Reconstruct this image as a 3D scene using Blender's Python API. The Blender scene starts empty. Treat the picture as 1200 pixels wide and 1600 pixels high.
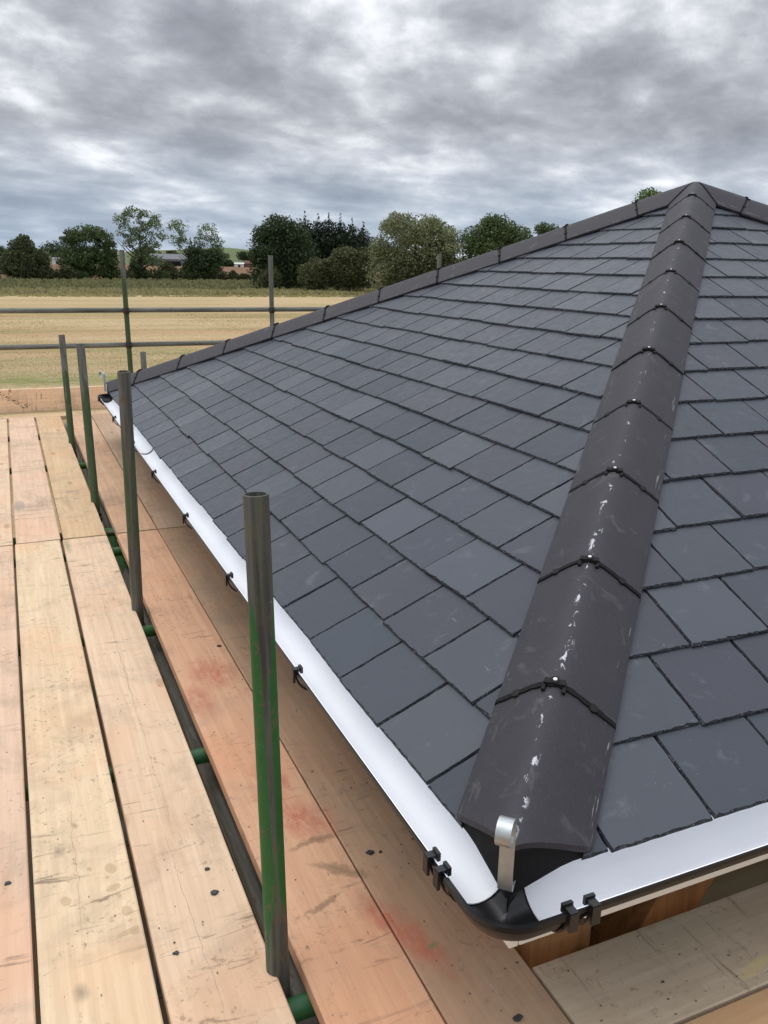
import bpy, math, random
import numpy as np
from mathutils import Vector, Matrix, noise as mnoise

scene = bpy.context.scene
COL = scene.collection
PI = math.pi

# ------------------------------------------------------------------ camera
# world frame: origin = near eaves corner of the slates, +Y along the left eaves, +X along the right eaves
CF, CP, CY_, CR = 1317.8, 0.28511, 0.41700, 0.01713
cam_d = bpy.data.cameras.new("camera")
cam = bpy.data.objects.new("camera", cam_d); COL.objects.link(cam)
fw = Vector((math.sin(CY_)*math.cos(CP), math.cos(CY_)*math.cos(CP), -math.sin(CP)))
rt0 = Vector((math.cos(CY_), -math.sin(CY_), 0)); up0 = rt0.cross(fw)
rt = rt0*math.cos(CR)+up0*math.sin(CR); up = -rt0*math.sin(CR)+up0*math.cos(CR)
m = Matrix((rt, up, -fw)).transposed().to_4x4()
m.translation = Vector((-0.6925, -1.0190, 1.0177))
cam.matrix_world = m
cam_d.sensor_fit = 'VERTICAL'; cam_d.sensor_height = 24.0; cam_d.lens = 24.0*CF/1600
cam_d.clip_start = 0.05; cam_d.clip_end = 6000
scene.camera = cam
scene.render.resolution_x = 768; scene.render.resolution_y = 1024

# ------------------------------------------------------------------ world: overcast broken cloud over a Nishita sky
SUN_EL, SUN_AZ = math.radians(62), math.radians(-50)      # azimuth from +Y towards +X
world = bpy.data.worlds.new("World"); scene.world = world; world.use_nodes = True
wt = world.node_tree; wt.nodes.clear()
class G:
    """tiny node-graph helper"""
    def __init__(s, tree): s.t = tree
    def n(s, typ, **kw):
        nd = s.t.nodes.new(typ)
        for k, v in kw.items():
            if k == 'inp':
                for kk, vv in v.items():
                    if isinstance(vv, bpy.types.NodeSocket): s.t.links.new(vv, nd.inputs[kk])
                    else: nd.inputs[kk].default_value = vv
            else: setattr(nd, k, v)
        return nd
    def math(s, op, a, b=0.0, clamp=False):
        nd = s.t.nodes.new('ShaderNodeMath'); nd.operation = op; nd.use_clamp = clamp
        for i, v in enumerate((a, b)):
            if isinstance(v, bpy.types.NodeSocket): s.t.links.new(v, nd.inputs[i])
            else: nd.inputs[i].default_value = v
        return nd.outputs[0]
    def noise(s, vec, scale, detail=4, rough=.55, dist=0.0):
        return s.n('ShaderNodeTexNoise', inp={'Vector': vec, 'Scale': scale, 'Detail': detail, 'Roughness': rough, 'Distortion': dist}).outputs['Fac']
    def map(s, vec, scale=(1,1,1), loc=(0,0,0), rot=(0,0,0)):
        return s.n('ShaderNodeMapping', inp={'Vector': vec, 'Scale': scale, 'Location': loc, 'Rotation': rot}).outputs[0]
    def ramp(s, fac, stops, interp='LINEAR'):
        nd = s.t.nodes.new('ShaderNodeValToRGB'); nd.color_ramp.interpolation = interp
        s.t.links.new(fac, nd.inputs[0]); e = nd.color_ramp.elements
        while len(e) < len(stops): e.new(.5)
        for el, (p, c) in zip(e, stops):
            el.position = p
            el.color = (c, c, c, 1) if isinstance(c, (int, float)) else (*c, 1)
        return nd.outputs[0]
    def mix(s, fac, a, b, mode='MIX'):
        nd = s.t.nodes.new('ShaderNodeMix'); nd.data_type = 'RGBA'; nd.blend_type = mode
        for i, v in ((0, fac), (6, a), (7, b)):
            if isinstance(v, bpy.types.NodeSocket): s.t.links.new(v, nd.inputs[i])
            elif i == 0: nd.inputs[0].default_value = v
            else: nd.inputs[i].default_value = (v, v, v, 1) if isinstance(v, (int, float)) else (*v, 1)
        return nd.outputs[2]
g = G(wt)
SKYLOC = (2.1, .7, 4.4)
sky = g.n('ShaderNodeTexSky', sky_type='NISHITA', sun_disc=False, sun_elevation=SUN_EL, sun_rotation=SUN_AZ)
tc = g.n('ShaderNodeTexCoord').outputs['Generated']
sep = g.n('ShaderNodeSeparateXYZ', inp={0: tc})
zc = g.math('MAXIMUM', sep.outputs[2], 0.0)
hx = g.n('ShaderNodeVectorMath', operation='DOT_PRODUCT', inp={0: tc, 1: (math.cos(CY_), -math.sin(CY_), 0)}).outputs['Value']
vv = g.math('MULTIPLY', g.math('LOGARITHM', g.math('ADD', g.math('MAXIMUM', g.math('ADD', zc, g.math('MULTIPLY', hx, .05)), -.04), 0.10), math.e), 3.0)
pv = g.n('ShaderNodeCombineXYZ', inp={0: g.math('MULTIPLY', sep.outputs[0], 5.0), 1: g.math('MULTIPLY', sep.outputs[1], 5.0), 2: vv}).outputs[0]
pr = g.map(pv, loc=SKYLOC)
n1 = g.noise(pr, 0.75, 3, .5, .3)
n2 = g.noise(pr, 1.8, 5, .52, .2)
n3 = g.noise(pr, 5.5, 5, .6, .3)
cl = g.math('ADD', g.math('MULTIPLY', n1, .46), g.math('ADD', g.math('MULTIPLY', n2, .42), g.math('MULTIPLY', n3, .12)))
low = g.n('ShaderNodeMapRange', inp={0: sep.outputs[2], 1: 0.0, 2: 0.14, 3: 1.0, 4: 0.0}).outputs[0]
ccol = g.ramp(cl, [(.36, (.19,.20,.225)), (.44, (.27,.282,.315)), (.50, (.37,.385,.42)), (.545, (.50,.515,.55)), (.60, (.72,.73,.76)), (.65, (.88,.885,.91))])
lowcol = g.ramp(cl, [(.38, (.235,.31,.42)), (.46, (.285,.365,.475)), (.53, (.38,.455,.56)), (.59, (.60,.65,.72)), (.64, (.82,.84,.88))])
ccol = g.mix(g.math('MULTIPLY', low, .9), ccol, lowcol)
# the cloud deck is brighter overhead than near the horizon
zen = g.n('ShaderNodeMapRange', inp={0: sep.outputs[2], 1: 0.30, 2: 0.9, 3: 1.0, 4: 2.3}).outputs[0]
sc10 = g.math('MULTIPLY', zen, 10.0)
cm = g.n('ShaderNodeVectorMath', operation='SCALE', inp={0: ccol, 'Scale': sc10}).outputs[0]
skyc = g.mix(.96, sky.outputs[0], cm)
bg = g.n('ShaderNodeBackground', inp={'Color': skyc, 'Strength': 0.10})
wo = g.n('ShaderNodeOutputWorld'); wt.links.new(bg.outputs[0], wo.inputs[0])

sun_d = bpy.data.lights.new("sun", 'SUN'); sun_d.energy = .9; sun_d.angle = math.radians(50); sun_d.color = (1.0, .965, .91)
sun = bpy.data.objects.new("sun", sun_d); COL.objects.link(sun)
sd = Vector((math.sin(SUN_AZ)*math.cos(SUN_EL), math.cos(SUN_AZ)*math.cos(SUN_EL), math.sin(SUN_EL)))
sun.rotation_euler = sd.to_track_quat('Z', 'Y').to_euler()
vs = scene.view_settings; vs.view_transform = 'Standard'; vs.look = 'None'; vs.gamma = 1; vs.exposure = 0.46
scene.cycles.max_bounces = 8

# ------------------------------------------------------------------ helpers
def tag(o, label=None, cat=None, group=None, kind=None):
    if label: o['label'] = label
    if cat: o['category'] = cat
    if group: o['group'] = group
    if kind: o['kind'] = kind
    return o
def empty(name, loc=(0,0,0), rz=0):
    o = bpy.data.objects.new(name, None); COL.objects.link(o); o.location = loc; o.rotation_euler = (0,0,rz); o.empty_display_size = .2
    return o
class MB:
    def __init__(s): s.v = []; s.f = []; s.m = []; s.mi = 0
    def add(s, vs, fs):
        b = len(s.v); s.v += [tuple(v) for v in vs]
        s.f += [tuple(i+b for i in f) for f in fs]; s.m += [s.mi]*len(fs)
    def box(s, a, b):
        x0,y0,z0 = a; x1,y1,z1 = b
        s.add([(x0,y0,z0),(x1,y0,z0),(x1,y1,z0),(x0,y1,z0),(x0,y0,z1),(x1,y0,z1),(x1,y1,z1),(x0,y1,z1)],
              [(0,3,2,1),(4,5,6,7),(0,1,5,4),(1,2,6,5),(2,3,7,6),(3,0,4,7)])
    def tube(s, pts, rad, n=20, cap=True):
        """solid tube through pts; rad = float or list"""
        pts = [Vector(p) for p in pts]; k = len(pts)
        if isinstance(rad, (int, float)): rad = [rad]*k
        ring = []; ref = None
        for i, p in enumerate(pts):
            d = (pts[min(i+1,k-1)]-pts[max(i-1,0)]).normalized()
            if ref is None: ref = Vector((0,0,1)) if abs(d.z) < .9 else Vector((1,0,0))
            a = (ref - d*ref.dot(d)).normalized(); ref = a; b = d.cross(a)
            ring += [p+(a*math.cos(2*PI*j/n)+b*math.sin(2*PI*j/n))*rad[i] for j in range(n)]
        fs = [(i*n+j, i*n+(j+1)%n, (i+1)*n+(j+1)%n, (i+1)*n+j) for i in range(k-1) for j in range(n)]
        if cap: fs += [tuple(range(n))[::-1], tuple((k-1)*n+j for j in range(n))]
        s.add(ring, fs)
    def loft(s, rows, closed=False, capends=False):
        n = len(rows[0]); k = len(rows); vs = [v for r in rows for v in r]
        jn = n if closed else n-1
        fs = [(i*n+j, i*n+(j+1)%n, (i+1)*n+(j+1)%n, (i+1)*n+j) for i in range(k-1) for j in range(jn)]
        if capends: fs += [tuple(range(n))[::-1], tuple((k-1)*n+j for j in range(n))]
        s.add(vs, fs)
    def build(s, name, mats, parent=None, smooth=False, loc=None, bevel=0):
        me = bpy.data.meshes.new(name); me.from_pydata(s.v, [], s.f)
        if not isinstance(mats, (list, tuple)): mats = [mats]
        for mm in mats: me.materials.append(mm)
        me.polygons.foreach_set('material_index', s.m)
        import bmesh
        bm = bmesh.new(); bm.from_mesh(me); bmesh.ops.recalc_face_normals(bm, faces=bm.faces[:]); bm.to_mesh(me); bm.free()
        o = bpy.data.objects.new(name, me); COL.objects.link(o)
        if loc: o.location = loc
        if parent: o.parent = parent
        if smooth:
            me.polygons.foreach_set('use_smooth', [True]*len(me.polygons))
            try: me.set_sharp_from_angle(angle=math.radians(38))
            except Exception: pass
        if bevel:
            md = o.modifiers.new('bevel', 'BEVEL'); md.width = bevel; md.segments = 2; md.limit_method = 'ANGLE'
        return o

def mat(name):
    mm = bpy.data.materials.new(name); mm.use_nodes = True; t = mm.node_tree
    b = t.nodes['Principled BSDF']; return mm, G(t), b
def setin(gg, b, **kw):
    names = dict(col='Base Color', rough='Roughness', metal='Metallic', spec='Specular IOR Level', nor='Normal', coat='Coat Weight', alpha='Alpha', trans='Transmission Weight')
    for k, v in kw.items():
        s = b.inputs[names[k]]
        if isinstance(v, bpy.types.NodeSocket): gg.t.links.new(v, s)
        else: s.default_value = (*v, 1) if isinstance(v, (tuple, list)) and len(v) == 3 else v
def bump(gg, h, strength=.3, dist=.01, nor=None):
    i = {'Height': h, 'Strength': strength, 'Distance': dist}
    if nor is not None: i['Normal'] = nor
    return gg.n('ShaderNodeBump', inp=i).outputs[0]

def simple(name, col, rough=.6, metal=0, spec=.5, nscale=20, amt=.25):
    mm, gg, b = mat(name)
    co = gg.n('ShaderNodeTexCoord').outputs['Object']
    n = gg.noise(co, nscale, 5, .6)
    c = gg.mix(n, [x*(1-amt) for x in col], [min(1, x*(1+amt)) for x in col])
    setin(gg, b, col=c, rough=rough, metal=metal, spec=spec, nor=bump(gg, n, .15, .003))
    return mm

# slate
def slate_mat():
    mm, gg, b = mat('natural_slate')
    geo = gg.n('ShaderNodeNewGeometry'); pos = geo.outputs['Position']; rnd = geo.outputs['Random Per Island']
    off = gg.n('ShaderNodeVectorMath', operation='SCALE', inp={0: (7.3, 3.1, 9.7), 'Scale': gg.math('MULTIPLY', rnd, 17.0)}).outputs[0]
    p2 = gg.n('ShaderNodeVectorMath', operation='ADD', inp={0: pos, 1: off}).outputs[0]
    tone = gg.ramp(rnd, [(0, (.030,.038,.052)), (.14, (.058,.068,.084)), (.28, (.036,.047,.060)), (.40, (.052,.052,.069)), (.52, (.035,.043,.057)), (.62, (.074,.085,.102)), (.72, (.041,.052,.066)), (.84, (.053,.053,.069)), (.93, (.068,.079,.094)), (1, (.035,.041,.055))])
    big = gg.noise(p2, 5, 4, .6, .6)
    c = gg.mix(gg.math('MULTIPLY', big, .55), tone, gg.mix(.5, tone, (.08,.09,.105)))
    # pale bloom and scuffs
    bl = gg.noise(p2, 11, 6, .72, .35)
    c = gg.mix(gg.ramp(bl, [(.58, 0), (.74, .30)]), c, (.24,.26,.28))
    sc = gg.noise(gg.map(p2, (60, 9, 60), rot=(0,0,.6)), 1, 3, .6)
    scm = gg.math('MULTIPLY', gg.ramp(sc, [(.70, 0), (.76, 1)]), gg.ramp(big, [(.52, 0), (.62, .4)]))
    c = gg.mix(scm, c, (.36,.37,.39))
    sp = gg.n('ShaderNodeTexVoronoi', inp={'Vector': p2, 'Scale': 55}).outputs[0]
    c = gg.mix(gg.math('MULTIPLY', gg.ramp(sp, [(.03, .55), (.07, 0)]), gg.ramp(big, [(.5, 0), (.56, 1)])), c, (.42,.43,.44))
    f = gg.noise(p2, 28, 8, .62, .4); f2 = gg.noise(p2, 7, 3, .5, .8)
    nr = bump(gg, f2, .16, .012, bump(gg, f, .32, .003))
    ro = gg.n('ShaderNodeMapRange', inp={0: f, 1: .3, 2: .7, 3: .29, 4: .44}).outputs[0]
    setin(gg, b, col=c, rough=ro, spec=.30, nor=nr)
    return mm
def hip_mat():
    mm, gg, b = mat('concrete_hip_tile')
    tcn = gg.n('ShaderNodeTexCoord'); co = tcn.outputs['Object']
    oi = gg.n('ShaderNodeObjectInfo').outputs['Random']
    off = gg.n('ShaderNodeVectorMath', operation='SCALE', inp={0: (5.3, 2.1, 1.7), 'Scale': gg.math('MULTIPLY', oi, 11.0)}).outputs[0]
    p2 = gg.n('ShaderNodeVectorMath', operation='ADD', inp={0: co, 1: off}).outputs[0]
    n = gg.noise(p2, 6, 5, .6, .5); f = gg.noise(p2, 160, 3, .7)
    c = gg.mix(n, (.027,.026,.032), (.052,.049,.058))
    c = gg.mix(gg.ramp(f, [(.55, 0), (.75, .25)]), c, (.12,.11,.11))
    # white scuffs along the crown (y = 0 in the tile's own frame) and faint scrapes near the wings
    sx = gg.n('ShaderNodeSeparateXYZ', inp={0: co})
    ay = gg.math('ABSOLUTE', sx.outputs[1])
    crown = gg.ramp(gg.math('ABSOLUTE', gg.math('ADD', sx.outputs[1], gg.math('MULTIPLY', gg.math('SUBTRACT', gg.noise(gg.map(p2, (7,1,1)), 1, 2, .5), .5), .03))), [(.0, 1), (.006, .9), (.010, 0)])
    xpos = gg.n('ShaderNodeSeparateXYZ', inp={0: gg.n('ShaderNodeNewGeometry').outputs['Position']}).outputs[0]
    amt = gg.n('ShaderNodeMapRange', inp={0: xpos, 1: .2, 2: 1.3, 3: .0, 4: -.055}).outputs[0]
    b1 = gg.noise(gg.map(p2, (26, 60, 60)), 1, 4, .65, .6)
    m1 = gg.math('MULTIPLY', crown, gg.ramp(gg.math('ADD', b1, amt), [(.575, 0), (.615, .85)]))
    wing = gg.ramp(ay, [(.104, 0), (.110, 1), (.122, 1), (.126, 0)])
    b2 = gg.noise(gg.map(p2, (9, 150, 150)), 1, 4, .6, .3)
    m2 = gg.math('MULTIPLY', wing, gg.ramp(b2, [(.63, 0), (.68, .55)]))
    b3 = gg.noise(p2, 11, 6, .7, 1.0)
    m3 = gg.ramp(b3, [(.58, 0), (.80, .45)])
    c = gg.mix(m3, c, (.24,.23,.23)); c = gg.mix(m2, c, (.42,.42,.43)); c = gg.mix(m1, c, (.62,.63,.65))
    setin(gg, b, col=c, rough=gg.n('ShaderNodeMapRange', inp={0: n, 3: .48, 4: .66}).outputs[0], spec=.28, nor=bump(gg, f, .35, .0015, bump(gg, n, .2, .01)))
    return mm
def wood_mat():
    mm, gg, b = mat('scaffold_board_timber')
    tcn = gg.n('ShaderNodeTexCoord'); co = tcn.outputs['Object']
    oi = gg.n('ShaderNodeObjectInfo'); r = oi.outputs['Random']; oc = oi.outputs['Color']
    off = gg.n('ShaderNodeVectorMath', operation='SCALE', inp={0: (31.3, 12.1, 1.7), 'Scale': r}).outputs[0]
    p2 = gg.n('ShaderNodeVectorMath', operation='ADD', inp={0: co, 1: off}).outputs[0]
    grain = gg.noise(gg.map(p2, (1.3, 26, 26)), 1, 6, .62, 1.2)
    fine = gg.noise(gg.map(p2, (7, 240, 240)), 1, 4, .6, .3)
    wave = gg.n('ShaderNodeTexWave', wave_type='BANDS', bands_direction='Y', inp={'Vector': gg.map(p2, (.25, 1, 1)), 'Scale': 9.0, 'Distortion': 9.0, 'Detail': 3.0, 'Detail Scale': .7}).outputs['Fac']
    c = gg.mix(gg.ramp(grain, [(.3, 0), (.7, 1)]), gg.mix(1.0, oc, (.88,.85,.82), 'MULTIPLY'), gg.mix(1.0, oc, (1.08,1.07,1.06), 'MULTIPLY'))
    c = gg.mix(gg.math('MULTIPLY', gg.ramp(wave, [(.3, 0), (.9, 1)]), .13), c, gg.mix(1.0, oc, (.74,.60,.48), 'MULTIPLY'))
    c = gg.mix(gg.math('MULTIPLY', gg.ramp(fine, [(.3, 1), (.55, 0)]), .16), c, gg.mix(1.0, oc, (.55,.46,.38), 'MULTIPLY'))
    # broad grime, cross scuffs, flecks, knots
    gr = gg.noise(p2, 3.2, 6, .66, .6)
    c = gg.mix(gg.ramp(gr, [(.50, 0), (.70, .50)]), c, (.27,.205,.145))
    pink = gg.noise(p2, 1.9, 3, .5, .3)
    c = gg.mix(gg.ramp(pink, [(.5, 0), (.68, .40)]), c, gg.mix(1.0, oc, (1.0,.72,.60), 'MULTIPLY'))
    xs = gg.noise(gg.map(p2, (34, 4.5, 10), rot=(0,0,.25)), 1, 5, .7, .8)
    xm = gg.math('MULTIPLY', gg.ramp(xs, [(.58, 0), (.67, 1)]), gg.ramp(gg.noise(p2, 2.4, 3, .5), [(.44, 0), (.60, .70)]))
    c = gg.mix(xm, c, (.15,.10,.07))
    gm = gg.math('MULTIPLY', gg.ramp(gg.noise(p2, 52, 5, .7, .5), [(.57, 0), (.66, 1)]), gg.ramp(gg.noise(p2, 5, 2, .5), [(.46, 0), (.60, .6)]))
    c = gg.mix(gm, c, (.17,.12,.08))
    fl = gg.n('ShaderNodeTexVoronoi', inp={'Vector': gg.map(p2, (20, 42, 42)), 'Scale': 1.0, 'Randomness': 1.0})
    fm = gg.math('MULTIPLY', gg.ramp(fl.outputs[0], [(.055, 1), (.10, 0)]), gg.ramp(fl.outputs[1], [(.45, 0), (.5, .85)]))
    c = gg.mix(fm, c, (.10,.07,.05))
    kn = gg.n('ShaderNodeTexVoronoi', inp={'Vector': gg.map(p2, (2.1, 5.5, 1)), 'Scale': 1.0, 'Randomness': 1.0}).outputs[0]
    c = gg.mix(gg.ramp(kn, [(.05, .55), (.085, .35), (.11, 0)]), c, gg.mix(1.0, oc, (.48,.34,.24), 'MULTIPLY'))
    # localised stains, placed in the world: red brick dust, damp spots, green paint, plaster smear
    pos = gg.n('ShaderNodeNewGeometry').outputs['Position']
    wob = gg.n('ShaderNodeTexNoise', inp={'Vector': pos, 'Scale': 9.0, 'Detail': 5.0, 'Roughness': .7})
    wv = gg.n('ShaderNodeVectorMath', operation='SCALE', inp={0: wob.outputs['Color'], 'Scale': .10}).outputs[0]
    pw = gg.n('ShaderNodeVectorMath', operation='ADD', inp={0: pos, 1: wv}).outputs[0]
    def blot(cx, cy, rx, ry, rot, stops, src=pw, o=.05, cz=-.4):
        q = gg.n('ShaderNodeMapping', vector_type='TEXTURE', inp={'Vector': src, 'Location': (cx+o, cy+o, cz), 'Rotation': (0,0,rot), 'Scale': (rx, ry, 1)}).outputs[0]
        return gg.ramp(gg.n('ShaderNodeVectorMath', operation='LENGTH', inp={0: q}).outputs['Value'], stops)
    soft = [(0, .62), (.45, .36), (1, 0)]
    for (cx, cy, rx, ry, rot) in [(-.10,.82,.10,.13,.5), (-.13,1.02,.07,.13,0), (-.03,.40,.05,.15,.35), (.01,.29,.04,.12,.4), (-.14,1.74,.11,.16,.2), (-.22,1.55,.06,.14,0)]:
        c = gg.mix(gg.math('MULTIPLY', blot(cx, cy, rx, ry, rot, [(0, .9), (.45, .55), (1, 0)]), gg.ramp(gg.noise(gg.map(p2, (14, 30, 30)), 1, 5, .75, .4), [(.36, .15), (.60, 1)])), c, (.46,.12,.075))
    for (cx, cy, rx, ry, rot) in [(-.155,.505,.075,.012,.5), (-.075,.60,.09,.018,-.55), (-.10,.72,.08,.014,.1)]:
        c = gg.mix(blot(cx, cy, rx, ry, rot, [(0, .75), (.6, .5), (1, 0)]), c, (.20,.13,.08))
    w2 = gg.n('ShaderNodeVectorMath', operation='SCALE', inp={0: wob.outputs['Color'], 'Scale': .03}).outputs[0]
    pw2 = gg.n('ShaderNodeVectorMath', operation='ADD', inp={0: pos, 1: w2}).outputs[0]
    hard = [(0, .55), (.85, .5), (1, 0)]
    for (cx, cy, rx, ry) in [(-.588,.815,.013,.022), (-.590,.745,.020,.012), (-.582,.715,.008,.014), (-.572,.655,.013,.018), (-.575,.590,.028,.010), (-.562,.585,.012,.010), (-.60,.785,.006,.006), (-.57,.625,.006,.006), (-.70,.74,.012,.018), (-.64,.83,.006,.012)]:
        c = gg.mix(blot(cx, cy, rx, ry, .3, hard, pw2, .015), c, gg.mix(1.0, oc, (.60,.52,.44), 'MULTIPLY'))
    for (cx, cy, rx, ry) in [(-.697,.93,.014,.03), (-.686,.463,.02,.03)]:
        c = gg.mix(blot(cx, cy, rx, ry, 0, soft, pw2, .015), c, (.16,.12,.09))
    c = gg.mix(blot(-.727, 4.29, .035, .12, 0, hard, pw2, .015), c, (.30,.27,.25))
    for (cx, cy, rx, ry) in [(.025,.30,.022,.010), (-.515,3.40,.02,.16), (-.28,3.52,.03,.05), (-.50,3.53,.2,.014), (-.15,3.53,.3,.012)]:
        c = gg.mix(blot(cx, cy, rx, ry, .2 if cx > 0 else 0, soft, pw2, .015), c, (.10,.20,.06))
    c = gg.mix(blot(.63, -.02, .06, .014, .2, hard, pw2, .015), c, (.62,.50,.22))
    for (cx, cy, rx, ry, rot) in [(-.425,1.9,.0012,1.25,0), (-.44,.62,.0009,.42,.03), (-.665,.95,.0009,.40,-.02), (-.658,2.2,.0009,.35,.02), (-.10,2.0,.0009,.5,0), (-.48,.487,.055,.0012,.0), (-.46,1.62,.05,.0011,.1), (.10,.45,.0009,.35,.12), (-.88,2.6,.0009,.6,0)]:
        c = gg.mix(blot(cx, cy, rx, ry, rot, [(0, .5), (.7, .4), (1, 0)], pw2, .015), c, (.16,.105,.065))
    h = gg.math('ADD', gg.math('MULTIPLY', fine, .4), grain)
    setin(gg, b, col=c, rough=.78, spec=.25, nor=bump(gg, h, .22, .003))
    return mm
def tube_mat(name, green, stripe=None, zlow=-.35, lean=(0,0), dull=0, dk=1.0):
    mm, gg, b = mat(name)
    co0 = gg.n('ShaderNodeTexCoord').outputs['Object']
    zz = gg.n('ShaderNodeSeparateXYZ', inp={0: co0}).outputs[2]
    lv = gg.n('ShaderNodeVectorMath', operation='SCALE', inp={0: (lean[0], lean[1], 0), 'Scale': zz}).outputs[0]
    co = gg.n('ShaderNodeVectorMath', operation='SUBTRACT', inp={0: co0, 1: lv}).outputs[0]; oi = gg.n('ShaderNodeObjectInfo').outputs['Random']
    off = gg.n('ShaderNodeVectorMath', operation='SCALE', inp={0: (3.3, 7.1, 21.7), 'Scale': oi}).outputs[0]
    p2 = gg.n('ShaderNodeVectorMath', operation='ADD', inp={0: co, 1: off}).outputs[0]
    st = gg.noise(gg.map(p2, (50, 50, 2.2)), 1, 6, .65, .5)
    ms = gg.noise(p2, 14, 6, .7)
    c = gg.mix(gg.ramp(st, [(.35, 0), (.65, 1)]), [x*dk for x in (.085,.09,.075)], [x*dk for x in (.25,.255,.23)])
    c = gg.mix(gg.ramp(ms, [(.5, 0), (.7, .55)]), c, (.10,.115,.05))
    c = gg.mix(gg.ramp(gg.noise(gg.map(p2, (70, 70, 24)), 1, 4, .7), [(.70, 0), (.78, .7)]), c, (.42,.42,.36))
    if green:
        gn = gg.noise(gg.map(p2, (42, 42, 1.1)), 1, 4, .55, .4)
        sz = gg.n('ShaderNodeSeparateXYZ', inp={0: co}).outputs[2]
        zt = green
        zr = gg.n('ShaderNodeMapRange', inp={0: sz, 1: zt-.12, 2: zt+.08, 3: .16, 4: -.25}).outputs[0]
        zl = gg.n('ShaderNodeMapRange', inp={0: sz, 1: zlow-.05, 2: zlow+.05, 3: -.4, 4: .0}).outputs[0]
        tot = gg.math('ADD', gg.math('ADD', gn, zr), zl)
        if stripe:
            dp = gg.n('ShaderNodeVectorMath', operation='DOT_PRODUCT', inp={0: co, 1: (stripe[0]/.024, stripe[1]/.024, 0)}).outputs['Value']
            tot = gg.math('ADD', tot, gg.ramp(dp, [(.66, .15), (.90, 0)])); tot = gg.math('SUBTRACT', tot, gg.ramp(dp, [(.80, 0), (1.0, .17)]))
        gm = gg.ramp(tot, [(.49, 0), (.56, 1)])
        gc = gg.mix(ms, (.012,.075,.014), (.03,.15,.035)) if not dull else gg.mix(ms, (.035,.07,.03), (.075,.12,.055))
        c = gg.mix(gm, c, gc)
    ch = gg.noise(gg.map(p2, (30,30,16)), 1, 5, .75, .8)
    c = gg.mix(gg.ramp(ch, [(.60, 0), (.64, .8)]), c, (.13,.085,.055)); sp = gg.noise(gg.map(p2, (55,55,40), loc=(3,1,7)), 1, 3, .7)
    c = gg.mix(gg.ramp(sp, [(.70, 0), (.73, .8)]), c, (.38,.37,.33))
    setin(gg, b, col=c, rough=.62, metal=.0, spec=.4, nor=bump(gg, ms, .35, .003, bump(gg, st, .3, .002)))
    return mm
M = {}
def edge_mat():
    mm, gg, b = mat('riven_slate_edge')
    pos = gg.n('ShaderNodeNewGeometry').outputs['Position']
    n = gg.noise(pos, 170, 4, .75); n2 = gg.noise(pos, 45, 3, .6)
    c = gg.ramp(n, [(.38, (.012,.014,.018)), (.54, (.040,.045,.055)), (.64, (.20,.215,.24))])
    c = gg.mix(gg.ramp(n2, [(.45, .6), (.6, 0)]), c, (.022,.025,.032))
    setin(gg, b, col=c, rough=.75, spec=.3, nor=bump(gg, n, .8, .004)); return mm
M['slate'] = slate_mat(); M['slate_edge'] = edge_mat(); M['hip'] = hip_mat(); M['wood'] = wood_mat()
M['tube'] = tube_mat('weathered_steel_tube', 0)
M['tube_green'] = tube_mat('green_painted_tube', .22)
M['tube_mossy'] = tube_mat('mossy_tube', .40)
M['black'] = simple('black_plastic', (.010,.010,.011), .32, 0, .45, 30, .2)
M['clip'] = simple('matt_black_clip', (.012,.012,.012), .7, 0, .25, 60, .3)
M['blackm'] = simple('black_rubber', (.010,.010,.011), .8, 0, .2, 90, .4)
M['white'] = simple('white_gutter_plastic', (.93,.95,1.0), .75, 0, .2, 4, .02)
M['fascia'] = simple('cream_painted_board', (.88,.85,.76), .5, 0, .4, 8, .06)
M['zinc'] = simple('galvanised_strap', (.50,.54,.54), .42, .85, .5, 60, .22)
M['wall'] = simple('olive_wall_board', (.20,.185,.13), .8, 0, .2, 5, .12)
M['oak'] = simple('brown_oak', (.20,.085,.032), .6, 0, .35, 14, .35)
M['coupler'] = simple('rusty_coupler', (.06,.05,.038), .6, .3, .4, 60, .5)
M['greenp'] = simple('green_paint', (.012,.10,.03), .45, 0, .5, 50, .5)
M['dirt'] = simple('dirt_fill', (.17,.15,.09), .95, 0, .1, 150, .5)
M['screw'] = simple('screw_head', (.62,.63,.62), .35, .5, .5, 90, .2)
M['chip'] = simple('slate_chip', (.040,.044,.052), .5, 0, .5, 80, .4)

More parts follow.
